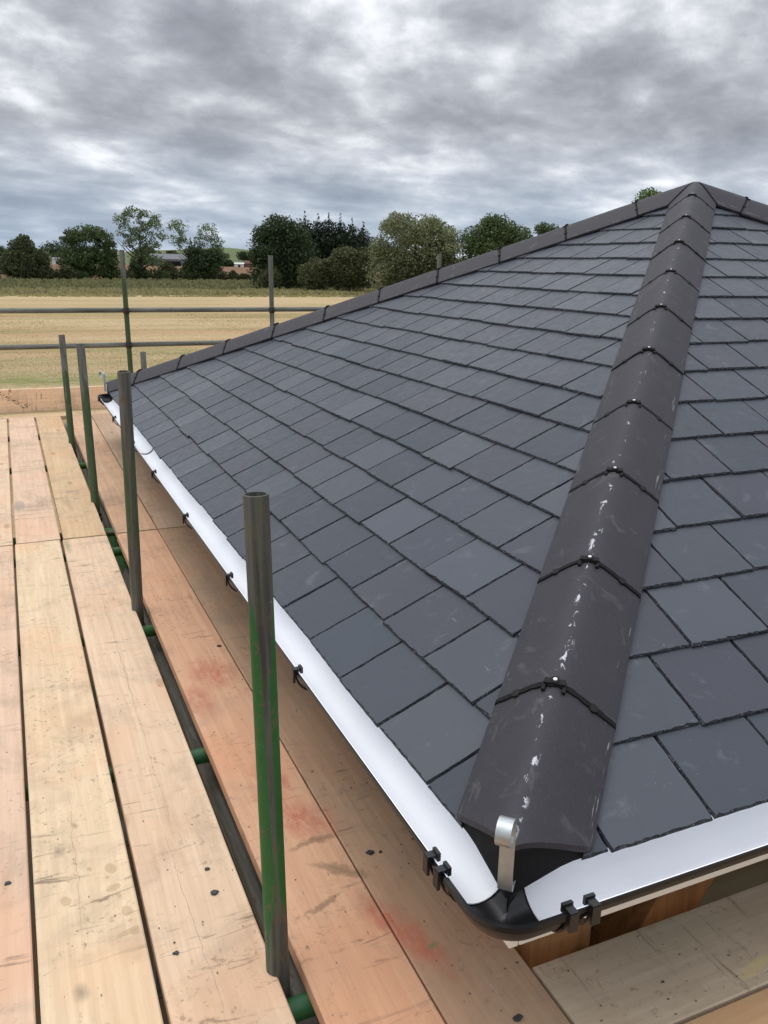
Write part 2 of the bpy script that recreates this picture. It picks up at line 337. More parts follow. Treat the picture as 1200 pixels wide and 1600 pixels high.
# ------------------------------------------------------------------ ground, fields, hills
GZ = -2.6
def ground_sheet(name, pts, z, mm):
    b = MB(); b.add([(x, y, z) for x, y in pts], [tuple(range(len(pts)))]); o = b.build(name, mm); tag(o, kind='structure'); return o
def stubble_mat():
    mm, gg, b = mat('stubble_field')
    pos = gg.n('ShaderNodeNewGeometry').outputs['Position']
    al = -math.radians(23)
    rows = gg.noise(gg.map(pos, (.10, 2.6, 1), rot=(0,0,-al)), 1, 5, .6, .3)
    big = gg.noise(gg.map(pos, (.016, .10, 1), rot=(0,0,-al)), 1, 4, .55, .3)
    weed = gg.noise(gg.map(pos, (.05, .42, 1), rot=(0,0,-al), loc=(3.1,.4,0)), 1, 6, .62, .2)
    fine = gg.noise(gg.map(pos, (1.6, 5, 1), rot=(0,0,-al)), 1, 6, .7)
    fine2 = gg.noise(gg.map(pos, (6, 14, 1), rot=(0,0,-al)), 1, 5, .75)
    v = gg.n('ShaderNodeVectorMath', operation='DOT_PRODUCT', inp={0: pos, 1: (math.sin(CY_), math.cos(CY_), 0)}).outputs['Value']
    wob = gg.math('MULTIPLY', gg.math('SUBTRACT', gg.noise(gg.map(pos, (.12, .12, 1)), 1, 4, .6), .5), 6.0)
    vw = gg.math('DIVIDE', gg.math('ADD', v, wob), 100)
    c = gg.ramp(vw, [(.20, (.40,.245,.15)), (.30, (.45,.285,.165)), (.37, (.50,.345,.19)), (.55, (.54,.385,.215)), (.80, (.57,.435,.25))])
    c = gg.mix(gg.ramp(rows, [(.35, .35), (.60, 0)]), c, (.34,.22,.11))
    c = gg.mix(gg.ramp(big, [(.43, 0), (.60, .55)]), c, (.62,.52,.31))
    band = gg.ramp(vw, [(.232, 0), (.245, .9), (.262, .85), (.280, 0), (.318, 0), (.335, .75), (.352, .7), (.372, 0), (.55, 0), (.60, .30), (.68, 0)])
    wk = gg.math('ADD', band, gg.ramp(weed, [(.48, 0), (.60, .7)]))
    c = gg.mix(gg.math('MULTIPLY', wk, gg.ramp(fine, [(.34, .2), (.60, .9)]), True), c, (.20,.235,.075))
    c = gg.mix(gg.ramp(fine2, [(.36, .45), (.55, 0)]), c, (.20,.13,.07))
    c = gg.mix(gg.ramp(fine2, [(.58, 0), (.74, .35)]), c, (.70,.56,.36))
    setin(gg, b, col=c, rough=.95, spec=.1, nor=bump(gg, fine, .6, .15))
    return mm
def rough_grass_mat():
    mm, gg, b = mat('rough_grass')
    pos = gg.n('ShaderNodeNewGeometry').outputs['Position']
    n = gg.noise(gg.map(pos, (.05, .5, 1), rot=(0,0,math.radians(20))), 1, 5, .6)
    f = gg.noise(pos, 1.2, 6, .7)
    c = gg.mix(gg.ramp(n, [(.4, 0), (.6, 1)]), (.15,.155,.07), (.29,.27,.14))
    c = gg.mix(gg.ramp(f, [(.45, 0), (.7, .5)]), c, (.28,.25,.11))
    setin(gg, b, col=c, rough=.95, spec=.1, nor=bump(gg, f, .8, .3)); return mm
def plough_mat():
    mm, gg, b = mat('brown_field')
    pos = gg.n('ShaderNodeNewGeometry').outputs['Position']
    n = gg.noise(gg.map(pos, (.01, .05, 1), rot=(0,0,.35)), 1, 5, .6)
    f = gg.noise(gg.map(pos, (.15, .6, 1)), 1, 5, .7)
    c = gg.mix(n, (.16,.085,.05), (.27,.17,.095)); c = gg.mix(gg.ramp(f, [(.4, .3), (.6, 0)]), c, (.09,.055,.03))
    setin(gg, b, col=c, rough=.95, spec=.1); return mm
M['stubble'] = stubble_mat(); M['rough'] = rough_grass_mat(); M['plough'] = plough_mat()
M['earth'] = simple('bare_earth', (.09,.065,.045), .95, 0, .1, 1.5, .4)
M['hillg'] = simple('pasture', (.13,.16,.075), .95, 0, .1, .01, .3)
def rotpt(u, v, a=-.02):      # gentle skew of the field edges
    return (u*math.cos(a)-v*math.sin(a), u*math.sin(a)+v*math.cos(a))
o = ground_sheet('ground', [(-4000,-2500),(4000,-2500),(4000,4500),(-4000,4500)], GZ-.012, M['plough'])
ground_sheet('stubble_field', [(-260,-60),(300,-60),(300,97.5),(60,97.3),(20,96.8),(-260,96.5)], GZ-.004, M['stubble'])
ground_sheet('grass_margin', [(-300,96),(300,96),(300,172),(-300,172)], GZ-.008, M['rough'])
ground_sheet('yard', [(-3.5,-4),(10,-4),(10,10.5),(-3.5,10.5)], GZ, M['earth'])

# far hills: a low undulating ridge of pasture and wooded hedgerows
def hill_mesh(name, y0, depth, height, seed, x0=-700, x1=1300):
    b = MB(); rows = []
    nx, ny = 90, 14
    for j in range(ny):
        v = j/(ny-1); row = []
        for i in range(nx):
            x = x0+(x1-x0)*i/(nx-1)
            hh = height*(.62+.55*mnoise.noise(Vector((x*.0032, seed, 0)))+.25*mnoise.noise(Vector((x*.011, seed+5, v))))
            row.append((x, y0+depth*v, GZ-1.0+(hh+1)*math.sin(v*PI/2)**1.3))
        rows.append(row)
    b.loft(rows); o = b.build(name, M['hillg'], smooth=True); tag(o, kind='structure'); return o
hill_mesh('hills', 900, 420, 27, 2.3)

# ------------------------------------------------------------------ trees
rng = np.random.default_rng(7)
def leaf_mat(name, dark, light, rough=.6):
    mm, gg, b = mat(name)
    geo = gg.n('ShaderNodeNewGeometry'); r = geo.outputs['Random Per Island']; pos = geo.outputs['Position']
    n = gg.noise(pos, .55, 4, .6)
    k = gg.math('ADD', gg.math('MULTIPLY', r, .5), gg.math('MULTIPLY', n, .6))
    c = gg.ramp(k, [(.15, dark), (.55, [(a+bb)/2 for a, bb in zip(dark, light)]), (.85, light)])
    setin(gg, b, col=c, rough=rough, spec=.25)
    tr = gg.n('ShaderNodeBsdfTranslucent', inp={'Color': c}); mx = gg.n('ShaderNodeMixShader', inp={0: .25, 1: b.outputs[0], 2: tr.outputs[0]})
    gg.t.links.new(mx.outputs[0], gg.t.nodes['Material Output'].inputs[0]); return mm
L_ = {'oak': leaf_mat('oak_leaves', (.045,.06,.026), (.13,.145,.065)),
      'green': leaf_mat('green_leaves', (.045,.075,.028), (.14,.19,.07)),
      'ash': leaf_mat('ash_leaves', (.08,.12,.05), (.24,.30,.13)),
      'dark': leaf_mat('dark_leaves', (.028,.046,.02), (.085,.12,.05)),
      'conifer': leaf_mat('conifer_needles', (.014,.026,.015), (.045,.065,.032)),
      'olive': leaf_mat('olive_leaves', (.055,.07,.028), (.15,.16,.07)),
      'willow': leaf_mat('willow_leaves', (.12,.14,.07), (.32,.35,.20)),
      'bright': leaf_mat('bright_leaves', (.05,.10,.02), (.17,.25,.06))}
M['bark'] = simple('bark', (.06,.05,.038), .9, 0, .1, 8, .4)
def leaves_mesh(name, lobes, n, size, mm, parent, seed, gap=.0, core=False):
    """lobes: (x, y, z, rx, ry, rz) in the tree's frame; small crossed leaf clumps spread through the volume"""
    r = np.random.default_rng(seed); V = []; F = []; n = int(n*2.6); size = size*.86
    vol = np.array([l[3]*l[4]*l[5] for l in lobes])**.72; cnt = (n*vol/vol.sum()).astype(int)
    for l, k in zip(lobes, cnt):
        for _ in range(int(k)):
            d = r.normal(size=3); d /= np.linalg.norm(d)
            bumpy = 1.08+.34*mnoise.noise(Vector((d[0]*2.3+l[0], d[1]*2.3+l[1], d[2]*2.3+l[2]+seed)))
            rad = (.25+.80*r.random()**.62)*bumpy if not core else r.random()**.4*bumpy
            p = np.array([l[0]+d[0]*l[3]*rad, l[1]+d[1]*l[4]*rad, l[2]+d[2]*l[5]*rad])
            if p[2] < .1: continue
            if gap > 0 and mnoise.noise(Vector((p[0]*.75+seed, p[1]*.75, p[2]*.95))) < gap-.35: continue
            s = size*(.55+.9*r.random())
            a = r.normal(size=3); a /= np.linalg.norm(a); bb = np.cross(a, r.normal(size=3)); bb /= np.linalg.norm(bb)+1e-9
            i = len(V)
            V += [p+a*s*.5, p+bb*s*.32, p-a*s*.5, p-bb*s*.32+np.cross(a, bb)*s*.12]
            F.append((i, i+1, i+2, i+3))
    me = bpy.data.meshes.new(name); me.from_pydata([tuple(v) for v in V], [], F); me.materials.append(mm)
    o = bpy.data.objects.new(name, me); COL.objects.link(o); o.parent = parent; return o
def trunk_mesh(H, r0, limbs, parent, seed, multi=1):
    b = MB(); rr = random.Random(seed)
    for k in range(multi):
        bx = rr.uniform(-.4, .4)*(multi > 1)
        top = Vector((bx*2.2, rr.uniform(-.3,.3), H*.72))
        pts = [Vector((bx, 0, -.3)).lerp(top, t)+Vector((rr.uniform(-.12,.12), rr.uniform(-.12,.12), 0))*(t*H*.12) for t in (0,.15,.35,.55,.8,1)]
        b.tube(pts, [r0*1.25, r0, r0*.8, r0*.6, r0*.35, r0*.12], 8)
        for i in range(limbs):
            t = .25+.6*i/max(1, limbs-1); s = pts[0].lerp(top, t); a = rr.uniform(0, 2*PI) if i % 2 else rr.choice((0, PI))+rr.uniform(-.5,.5)
            ln = H*rr.uniform(.22,.38)*(1.1-t*.6)
            e = s+Vector((math.cos(a)*ln, math.sin(a)*ln*.8, ln*rr.uniform(.5,1.1)))
            md = s.lerp(e, .5)+Vector((0,0,-ln*.08))
            b.tube([s, md, e], [r0*.42*(1.2-t), r0*.28*(1.2-t), r0*.06], 6)
    return b.build('trunk', M['bark'], parent, smooth=True)
TR = -CY_      # trees are turned so that their local x runs across the view
def wood_place(e, H):
    x, y, z = e.location; d = math.hypot(x+.69, y+1.02)
    if 85 < d < 118 and x < 50:
        k = 1.165; e.location = (-.69+(x+.69)*k, -1.02+(y+1.02)*k, z); e.scale = (k, k, ((H-3.62)*k+3.62)/H if H > 4 else k)
    return e
def tree(name, label, cat, x, y, H, lobes, n, size, leaf, seed, r0=.25, limbs=6, gap=0, multi=1, group='trees along the field edge', core=False):
    e = wood_place(empty(name, (x, y, GZ), TR), H); tag(e, label, cat, group)
    trunk_mesh(H, r0, limbs, e, seed, multi)
    leaves_mesh('crown', lobes, n, size, L_[leaf], e, seed, gap, core)
    return e
def rl(r, n, x0, x1, z0, z1, ry, rad):
    return [(r.uniform(x0,x1), r.uniform(-ry,ry), r.uniform(z0,z1), r.uniform(*rad), r.uniform(*rad), r.uniform(*rad)*.85) for _ in range(n)]
R_ = random.Random
r = R_(1)
tree('broadleaf_tree', 'dark brown-green bushy tree at the left edge of the hedgerow, foliage down to the ground', 'tree', 3.4, 163.2, 7.6,
     [(0,0,2.6,3.6,3,2.6),(-.3,0,5.0,2.4,2,1.9),(.1,0,6.3,1.2,1.2,1.2),(2.2,0,3.6,1.8,1.6,1.8),(-2.4,0,2.6,1.7,1.6,1.8),(1.5,0,1.2,2.7,2,1.2)], 7000, .42, 'oak', 11, .3)
tree('broadleaf_tree', 'green round-headed tree with sky gaps below its crown, left of the tall airy tree', 'tree', 14.1, 167.2, 9.7,
     [(0,0,8.0,3.3,2.6,1.5),(-2.9,0,7.2,1.7,1.6,1.3),(3.0,0,7.0,2.0,1.8,1.6),(4.3,0,5.4,1.3,1.2,1.5),(-.5,0,4.2,4.6,3,1.9),(-2.5,0,2.4,2.9,2,2.0),(1.6,0,2.0,3.3,2,1.7),(3.9,0,3.2,1.6,1.5,2.0)], 8500, .40, 'green', 12, .32, 9, .16)
tree('ash_tree', 'tall airy pale green tree rising above its neighbours behind the tallest scaffold post', 'tree', 24.0, 170.9, 13.3,
     [(-3.1,0,11.0,1.5,1.4,1.3),(-1.2,0,12.2,1.7,1.4,1.1),(1.0,0,11.4,1.5,1.4,1.3),(3.1,0,10.7,1.5,1.4,1.3),(-2.6,0,8.8,1.6,1.4,1.2),(.2,0,9.3,2.0,1.6,1.5),(3.6,0,8.3,1.5,1.3,1.2),(-.6,0,6.8,2.4,1.8,1.6),(2.4,0,6.4,1.7,1.4,1.2),(0,0,4.2,2.2,1.6,1.4),(2.8,0,3.6,1.4,1.2,1.0)], 3600, .36, 'ash', 13, .42, 14, .22)
tree('ash_tree', 'twin-topped thin-leaved tree with a pale see-through crown above a dark bush', 'tree', 35.2, 175.2, 11.6,
     [(-3.2,0,10.2,2.0,1.6,1.4),(-3.4,0,8.0,1.8,1.5,1.3),(-1.8,0,6.6,1.5,1.4,1.3),(2.8,0,9.4,2.0,1.6,1.5),(4.0,0,7.4,1.7,1.4,1.3),(1.2,0,7.4,1.3,1.2,1.4),(4.6,0,5.6,1.3,1.2,1.2)], 2100, .34, 'ash', 14, .3, 12, .18, 2)
tree('hedgerow_bush', 'dense dark green bush under the twin-topped tree', 'bush', 36.2, 173.0, 6.9,
     [(0,0,2.8,3.5,2.4,2.6),(-1.1,0,4.8,2.0,1.6,1.6),(1.9,0,4.3,1.9,1.6,1.6),(-2.6,0,1.8,1.8,1.4,1.6)], 5200, .42, 'dark', 15, .2, 4, group='bushes along the field edge')
for i, (x, y, H, lab, lf) in enumerate([(22.9,170.0,3.4,'small dark bush at the foot of the tall airy tree','dark'), (17.2,167.5,3.2,'low bush filling the foot of the round-headed tree on its right','green'), (10.2,165.2,2.7,'small thin bush between the left-edge tree and the round-headed tree','olive'), (29.0,172.5,3.6,'low olive bush between the tall airy tree and the dark bush','olive'),(42.6,174.5,1.9,'low scrub bush just right of the twin-topped tree','olive')]):
    tree('hedgerow_bush', lab, 'bush', x, y, H, [(0,0,H*.5,H*.42,H*.4,H*.48),(H*.35,0,H*.35,H*.3,H*.3,H*.33)], 1300, .36, lf, 30+i, .1, 3, group='bushes along the field edge')
rb = R_(91)
for i, (x, y, H) in enumerate([(7.8,165.5,2.2),(12.0,166.0,2.0),(19.8,168.5,2.4),(26.4,171.0,2.6),(32.0,173.2,2.4),(39.8,175.4,2.3),(45.5,176.5,1.6),(48.5,177.0,1.9),(-3.0,162.0,2.2),(51.5,176.5,2.6)]):
    tree('scrub', 'low scrub clump filling a gap between the hedgerow trees', 'scrub', x, y, H, [(0,0,H*.45,H*.7,H*.4,H*.42),(H*.6,0,H*.35,H*.5,H*.3,H*.34),(-H*.7,0,H*.3,H*.5,H*.3,H*.3)], 700, .34, rb.choice(['olive','oak','green']), 300+i, .08, 3, group='scrub clumps under the hedgerow trees')
tree('broadleaf_tree', 'distant dark tree cut by the left edge of the photo, beyond the brown-green tree', 'tree', -1.6, 205, 7.4,
     [(0,0,3.4,3.6,3,3.0),(-1.5,0,5.2,2.4,2,2.0)], 2600, .5, 'dark', 16, .3)
tree('broadleaf_tree', 'very dark dense tree at the left end of the wood, tallest crown there', 'tree', 29.8, 99.5, 9.1,
     [(-.3,0,7.4,1.7,1.7,1.5),(-1.9,0,6.6,1.3,1.3,1.1),(1.5,0,6.6,1.9,1.8,1.8),(-.9,0,4.6,2.6,2.2,2.2),(1.6,0,4.2,2.6,2.2,2.4),(0,0,2.0,3.4,2.4,2.0),(-2.4,0,4.0,1.2,1.1,1.2)], 9500, .30, 'dark', 17, .3)
cf = [(34.0,108.6,9.0,'leftmost dark conifer spike of the row behind the dense dark tree'), (35.8,108.0,9.5,'second dark conifer from the left in the row'), (37.4,107.5,9.3,'third dark conifer from the left in the row'), (38.7,107.1,9.5,'dark conifer in the middle of the row, narrow topped'), (40.1,106.6,9.2,'dark conifer just right of the middle of the row'), (41.5,106.0,8.9,'second dark conifer from the right in the row'), (42.9,105.5,8.4,'rightmost dark conifer, next to the willow')]
for i, (x, y, H, lab) in enumerate(cf):
    e = wood_place(empty('conifer', (x, y, GZ), TR), H); tag(e, lab, 'conifer', 'dark conifers behind the bushes')
    b = MB(); b.tube([(0,0,-.2),(0,0,H*.97)], [.2,.03], 7); b.build('trunk', M['bark'], e)
    lob = []
    rr = R_(60+i)
    for k in range(9):
        t = k/8; w = (1.9 if t < .62 else 1.9*(1-(t-.62)/.38)**.9)*rr.uniform(.85,1.1)+.16
        lob.append((rr.uniform(-.2,.2)*(1-t), 0, H*(.10+.88*t), w, w*.9, H*.085))
    leaves_mesh('crown', lob, 2600, .30, L_['conifer'], e, 70+i)
tree('hedgerow_bush', 'lowest olive-green bush in front of the dark wood, left one', 'bush', 31.6, 91.6, 4.4, [(0,0,2.0,1.9,1.6,1.9),(1.2,0,2.8,1.2,1.1,1.2)], 2600, .26, 'olive', 18, .1, 3, group='bushes along the field edge')
tree('hedgerow_bush', 'larger olive-green bush between the low bush and the pale willow', 'bush', 34.9, 90.0, 5.7, [(0,0,2.6,2.6,2.0,2.5),(-.6,0,4.2,1.4,1.2,1.2),(1.7,0,3.6,1.4,1.2,1.5)], 4200, .27, 'olive', 19, .12, 4, group='bushes along the field edge')
tree('hedgerow_bush', 'small brown-green bush at the left foot of the dark dense tree', 'bush', 27.9, 97.0, 2.6, [(0,0,1.2,1.2,1.0,1.3)], 1000, .26, 'olive', 20, .08, 3, group='bushes along the field edge')
wl = [(0,0,4.6,3.9,2.6,3.6),(-1.5,0,2.6,3.2,2,2.4),(1.6,0,2.6,3.2,2,2.4)]
r = R_(5)
for k in range(26):
    a = r.uniform(0, PI); q = r.uniform(.35, 1)
    wl.append((math.cos(a)*4.0*q, r.uniform(-2,2), 4.4+math.sin(a)*4.2*q, r.uniform(.7,1.3), r.uniform(.7,1.2), r.uniform(.6,1.0)))
tree('willow_tree', 'large pale olive willow with a rounded feathery crown', 'tree', 39.2, 82.0, 9.7, wl, 15000, .25, 'willow', 21, .35, 9)
tree('hedgerow_bush', 'dark green undergrowth at the foot of the pale willow', 'bush', 39.2, 80.5, 4.4, [(-1.8,0,2.0,2.2,1.6,1.9),(1.8,0,2.3,2.6,1.6,2.0),(0,0,3.0,2.0,1.6,1.5)], 4200, .27, 'oak', 27, .12, 4, group='bushes along the field edge')
r = R_(8)
tree('broadleaf_tree', 'dark green tree right of the willow, partly hidden by the hip of the roof', 'tree', 46.4, 78.0, 8.7,
     [(0,0,6.9,2.0,1.8,1.6),(-2.0,0,5.9,1.7,1.6,1.5),(2.1,0,6.2,1.6,1.5,1.4),(0,0,4.0,3.5,2.6,2.4),(-.6,0,7.9,1.0,1,.7)], 7000, .27, 'green', 22, .28, 8)
tree('broadleaf_tree', 'small tree top poking above the hip right of the dark green tree', 'tree', 60.8, 90.2, 9.0, [(-.6,0,8.1,.9,.9,.7),(.5,0,7.6,1.2,1,1.0),(0,0,5.6,1.9,1.7,1.8)], 2200, .26, 'green', 23, .2)
tree('broadleaf_tree', 'bright green tree top showing over the hip near the roof peak', 'tree', 38.2, 44.8, 8.7, [(-.3,0,8.0,.75,.7,.55),(.55,0,7.7,.8,.8,.6),(0,0,6.4,1.5,1.4,1.2),(-.8,0,7.4,.6,.6,.6)], 4200, .15, 'bright', 24, .16)
# far hedgerow and hill trees
ht = [(-30,690,8),(8,705,7),(40,700,9),(52,705,8),(70,712,7),(100,715,8),(112,700,7),(140,705,9),(155,700,8),(168,705,6),(190,690,9),(203,690,7),(215,695,9),(233,690,10),(250,690,8)]
for i, (x, y, h) in enumerate(ht):
    e = empty('distant_tree', (x, y, GZ), TR); tag(e, 'tiny dark far-off tree in the hedge line beyond the brown field', 'tree', 'far hedge-line trees')
    b = MB(); b.tube([(0,0,-.2),(0,0,h*.6)], [.4,.1], 6); b.build('trunk', M['bark'], e)
    leaves_mesh('crown', [(0,0,h*.5,h*.75,h*.5,h*.48),(h*.5,0,h*.35,h*.6,h*.4,h*.34)], 500, 1.5, L_['dark'], e, 90+i)
for i, (x, y, h) in enumerate([(52,985,15),(68,990,17),(30,1000,9),(18,1010,8),(84,1000,11),(150,1010,13),(205,1010,14),(228,1020,13),(262,1010,10),(300,1010,12),(330,1000,13),(180,1015,9)]):
    zz = GZ+6
    e = empty('hill_tree', (x, y, zz), TR); tag(e, 'blue-dark tree on the skyline of the far hill', 'tree', 'trees on the far hill')
    b = MB(); b.tube([(0,0,-6),(0,0,h*.6)], [.5,.1], 6); b.build('trunk', M['bark'], e)
    leaves_mesh('crown', [(0,0,h*.5,h*.8,h*.5,h*.5),(h*.7,0,h*.3,h*.8,h*.4,h*.32)], 600, 2.0, L_['dark'], e, 120+i)

# rough grass margin: tufts
def tufts(name, n, xr, yr, hr, wr, mm, seed):
    r = np.random.default_rng(seed); V = []; F = []
    for _ in range(n):
        x = r.uniform(*xr); y = r.uniform(*yr); h = r.uniform(*hr)
        if mnoise.noise(Vector((x*.09, y*.25, seed))) < -.12: h *= .45
        for k in range(3):
            a = r.uniform(0, PI); w = r.uniform(*wr); dx, dy = math.cos(a)*w, math.sin(a)*w; i = len(V)
            lx, ly = r.uniform(-.3,.3)*h, r.uniform(-.3,.3)*h; ox, oy = r.uniform(-.3,.3), r.uniform(-.3,.3)
            V += [(x+ox-dx, y+oy-dy, GZ-.02), (x+ox+dx, y+oy+dy, GZ-.02), (x+ox+lx, y+oy+ly, GZ+h)]; F.append((i, i+1, i+2))
    me = bpy.data.meshes.new(name); me.from_pydata(V, [], F); me.materials.append(mm)
    o = bpy.data.objects.new(name, me); COL.objects.link(o); return o
M['drygrass'] = leaf_mat('dry_grass', (.24,.22,.09), (.50,.45,.24), .9)
M['grgrass'] = leaf_mat('green_grass', (.12,.14,.06), (.33,.31,.16), .9)
M['stalk'] = leaf_mat('stubble_stalks', (.36,.25,.13), (.66,.50,.30), .9)
tag(tufts('tall_dry_grass', 9000, (-25,95), (97,112), (.15,.5), (.15,.4), M['drygrass'], 3), 'pale dry grass along the far edge of the stubble field', 'grass', kind='stuff')
tag(tufts('field_edge_weeds', 2500, (-25,95), (92,98.5), (.05,.22), (.1,.3), M['drygrass'], 9), 'thin ragged weeds spilling over the edge of the stubble field', 'weeds', kind='stuff')
tag(tufts('rough_green_grass', 9000, (-20,100), (110,168), (.15,.7), (.2,.6), M['grgrass'], 4), 'rough green grass strip in front of the hedgerow trees', 'grass', kind='stuff')
tag(tufts('stubble', 26000, (-9,24), (22,62), (.02,.06), (.008,.022), M['stalk'], 5), 'short cut straw stubble and weeds in the near field', 'stubble', kind='stuff')

# far farm buildings
def farm(name, x, y, w, d, h, rh, wall, roof, label, kids=True):
    e = empty(name, (x, y, GZ), -.3); tag(e, label, 'building')
    b = MB(); b.box((-w/2,-d/2,0), (w/2,d/2,h)); b.build('wall', wall, e)
    b = MB(); b.add([(-w/2-.4,-d/2-.4,h+.01),(w/2+.4,-d/2-.4,h+.01),(w/2+.4,d/2+.4,h+.01),(-w/2-.4,d/2+.4,h+.01),(-w/2-.4,0,h+rh),(w/2+.4,0,h+rh)],
                    [(0,1,5,4),(2,3,4,5),(1,2,5),(3,0,4),(0,3,2,1)]); b.build('roof', roof, e)
    b = MB(); b.box((-w*.12,-d/2-.05,0), (w*.12,-d/2-.01,h*.7)); b.build('door', M['blackm'], e)
    return e
M['fw1'] = simple('farm_white', (.65,.66,.64), .6); M['fw2'] = simple('farm_brick', (.16,.06,.045), .8); M['fr1'] = simple('farm_roof_grey', (.16,.17,.18), .7); M['fr2'] = simple('farm_roof_red', (.12,.05,.04), .8)
farm('barn', 125, 690, 38, 14, 5.0, 4.0, M['fr1'], M['fr1'], 'long low grey barn on the skyline between the airy trees')
farm('farm_building', 180, 668, 14, 8, 2.8, 2.0, M['fw2'], M['fr2'], 'small red-brown farm building beyond the brown field, right of the white shed')
farm('farm_shed', 169.5, 668, 7, 5, 2.4, 1.0, M['fw1'], M['fw1'], 'small white shed beside the red-brown farm building')
farm('farm_house', 38.5, 680, 7, 6, 3.4, 1.6, M['fw1'], M['fr1'], 'tiny white house seen between the left-edge tree and the round-headed tree')

# ------------------------------------------------------------------ the pavilion roof
L = 6.1367; HP = 1.43944; SL = math.atan(HP/(L/2)); CA, SA = math.cos(SL), math.sin(SL)
house = empty('pavilion', (0,0,0)); tag(house, 'square building with a pyramid roof of dark grey slates and grey hip tiles', 'building')
# local frames of the four faces: origin corner, along-eaves dir, inward dir
FACES = [((0,0), (0,1), (1,0), .303), ((0,0), (1,0), (0,1), .218), ((L,0), (0,1), (-1,0), .15), ((0,L), (1,0), (0,-1), .15)]
EXP = .1930; SW = .2457
def slope(idx):
    (ox, oy), (ax, ay), (ix, iy), c0 = FACES[idx]
    rr = R_(200+idx); b = MB()
    def P(c, s, o):       # along, up slope, offset normal to the slope
        h = s*CA - o*SA
        return (ox+ax*c+ix*h, oy+ay*c+iy*h, s*SA+o*CA)
    smax = (L/2)/CA
    rows = int(smax/EXP)+1
    cover = .03*math.sqrt(1+CA*CA)
    for r_ in range(rows):
        s0 = r_*EXP; lb = min(EXP+.07, smax-s0)
        if lb < .03: continue
        st = c0+(SW/2 if r_ % 2 else 0)-SW*2
        cov0 = .116*math.sqrt(1+CA*CA) if r_ == 0 else cover
        k0 = int(-1); 
        nk = int(L/SW)+5
        for k in range(nk):
            cl_, cr_ = st+k*SW+.0022+rr.uniform(0,.0018), st+(k+1)*SW-.0022-rr.uniform(0,.0018)
            lo, hi = s0*CA+cov0, L-s0*CA-cov0
            if cr_ <= lo+.004 or cl_ >= hi-.004: continue
            js = rr.gauss(0,.0028); th = .0078+rr.uniform(0,.0018); lift = max(0, rr.gauss(.0004,.0013)); skew = rr.gauss(0,.0016)
            tilt = .0085/EXP
            ph = rr.uniform(0,100)
            NB, NS = 22, 12
            def rag(t, a, fr): return a*(.55+.9*mnoise.noise(Vector((t*fr+ph, ph*.7, 0)))+.55*mnoise.noise(Vector((t*fr*3.1+ph, ph*.3, 4))))
            outer, inner, deps = [], [], []
            for i in range(NB+1):                       # tail edge
                t = i/NB; c = cl_+(cr_-cl_)*t; e = .0013*mnoise.noise(Vector((c*38+ph, ph, 2)))+skew*(t-.5)*1.6
                outer.append((c, s0+js+e)); inner.append((c+(.0025 if i == 0 else -.0025 if i == NB else 0), s0+js+e+max(.0018, rag(c, .0060, 75))))
            for i in range(1, NS+1):                     # right edge going up
                t = i/NS; s = s0+js+(lb-js)*t; e = .0010*mnoise.noise(Vector((s*34, ph, 6)))
                outer.append((cr_+e, s)); inner.append((cr_+e-max(.0008, rag(s, .0036, 55))*(1 if i < NS else 0), s))
            for i in range(NS, 0, -1):
                t = i/NS; s = s0+js+(lb-js)*t; e = .0010*mnoise.noise(Vector((s*34, ph, 9)))
                outer.append((cl_+e, s)); inner.append((cl_+e+max(.0006, rag(s+9, .0030, 55))*(1 if i < NS else 0), s))
            def cl(pt, m_):
                c, s = pt; lo_ = s*CA+cov0; hi_ = L-s*CA-cov0
                if lo_ > hi_: lo_ = hi_ = L/2
                return (min(max(c, lo_+m_), hi_-m_), s)
            outer = [cl(p, 0) for p in outer]; inner = [cl(p, .0004) for p in inner]
            n = len(outer)
            def top(s): return th+lift*(1-(s-s0)/lb)-(s-s0)*tilt+ .0
            def bot(s): return -(s-s0)*tilt+lift*(1-(s-s0)/lb)
            vt = [P(c, s, top(s)) for c, s in inner]
            vm = [P(c, s, bot(s)+(top(s)-bot(s))*.42) for c, s in outer]
            vb = [P(c, s, bot(s)) for c, s in outer]
            fs = [tuple(range(n))] + [(i, (i+1)%n, n+(i+1)%n, n+i) for i in range(n)] + [(n+i, n+(i+1)%n, 2*n+(i+1)%n, 2*n+i) for i in range(n)]
            b.mi = 0; nb = len(b.f); b.add(vt+vm+vb, fs)
            for q_ in range(nb+1, len(b.f)): b.m[q_] = 1
    b.mi = 0; o = b.build('slate_slope', [M['slate'], M['slate_edge']], house)
    u = MB()
    u.add([P(.03,.02,-.017), P(L-.03,.02,-.017), P(L/2,smax,-.017), P(.03,.02,-.03), P(L-.03,.02,-.03), P(L/2,smax,-.03)], [(0,1,2),(5,4,3),(0,3,4,1),(1,4,5,2),(2,5,3,0)])
    u.build('underlay', M['blackm'], house)
    return o
for i in range(4): slope(i)

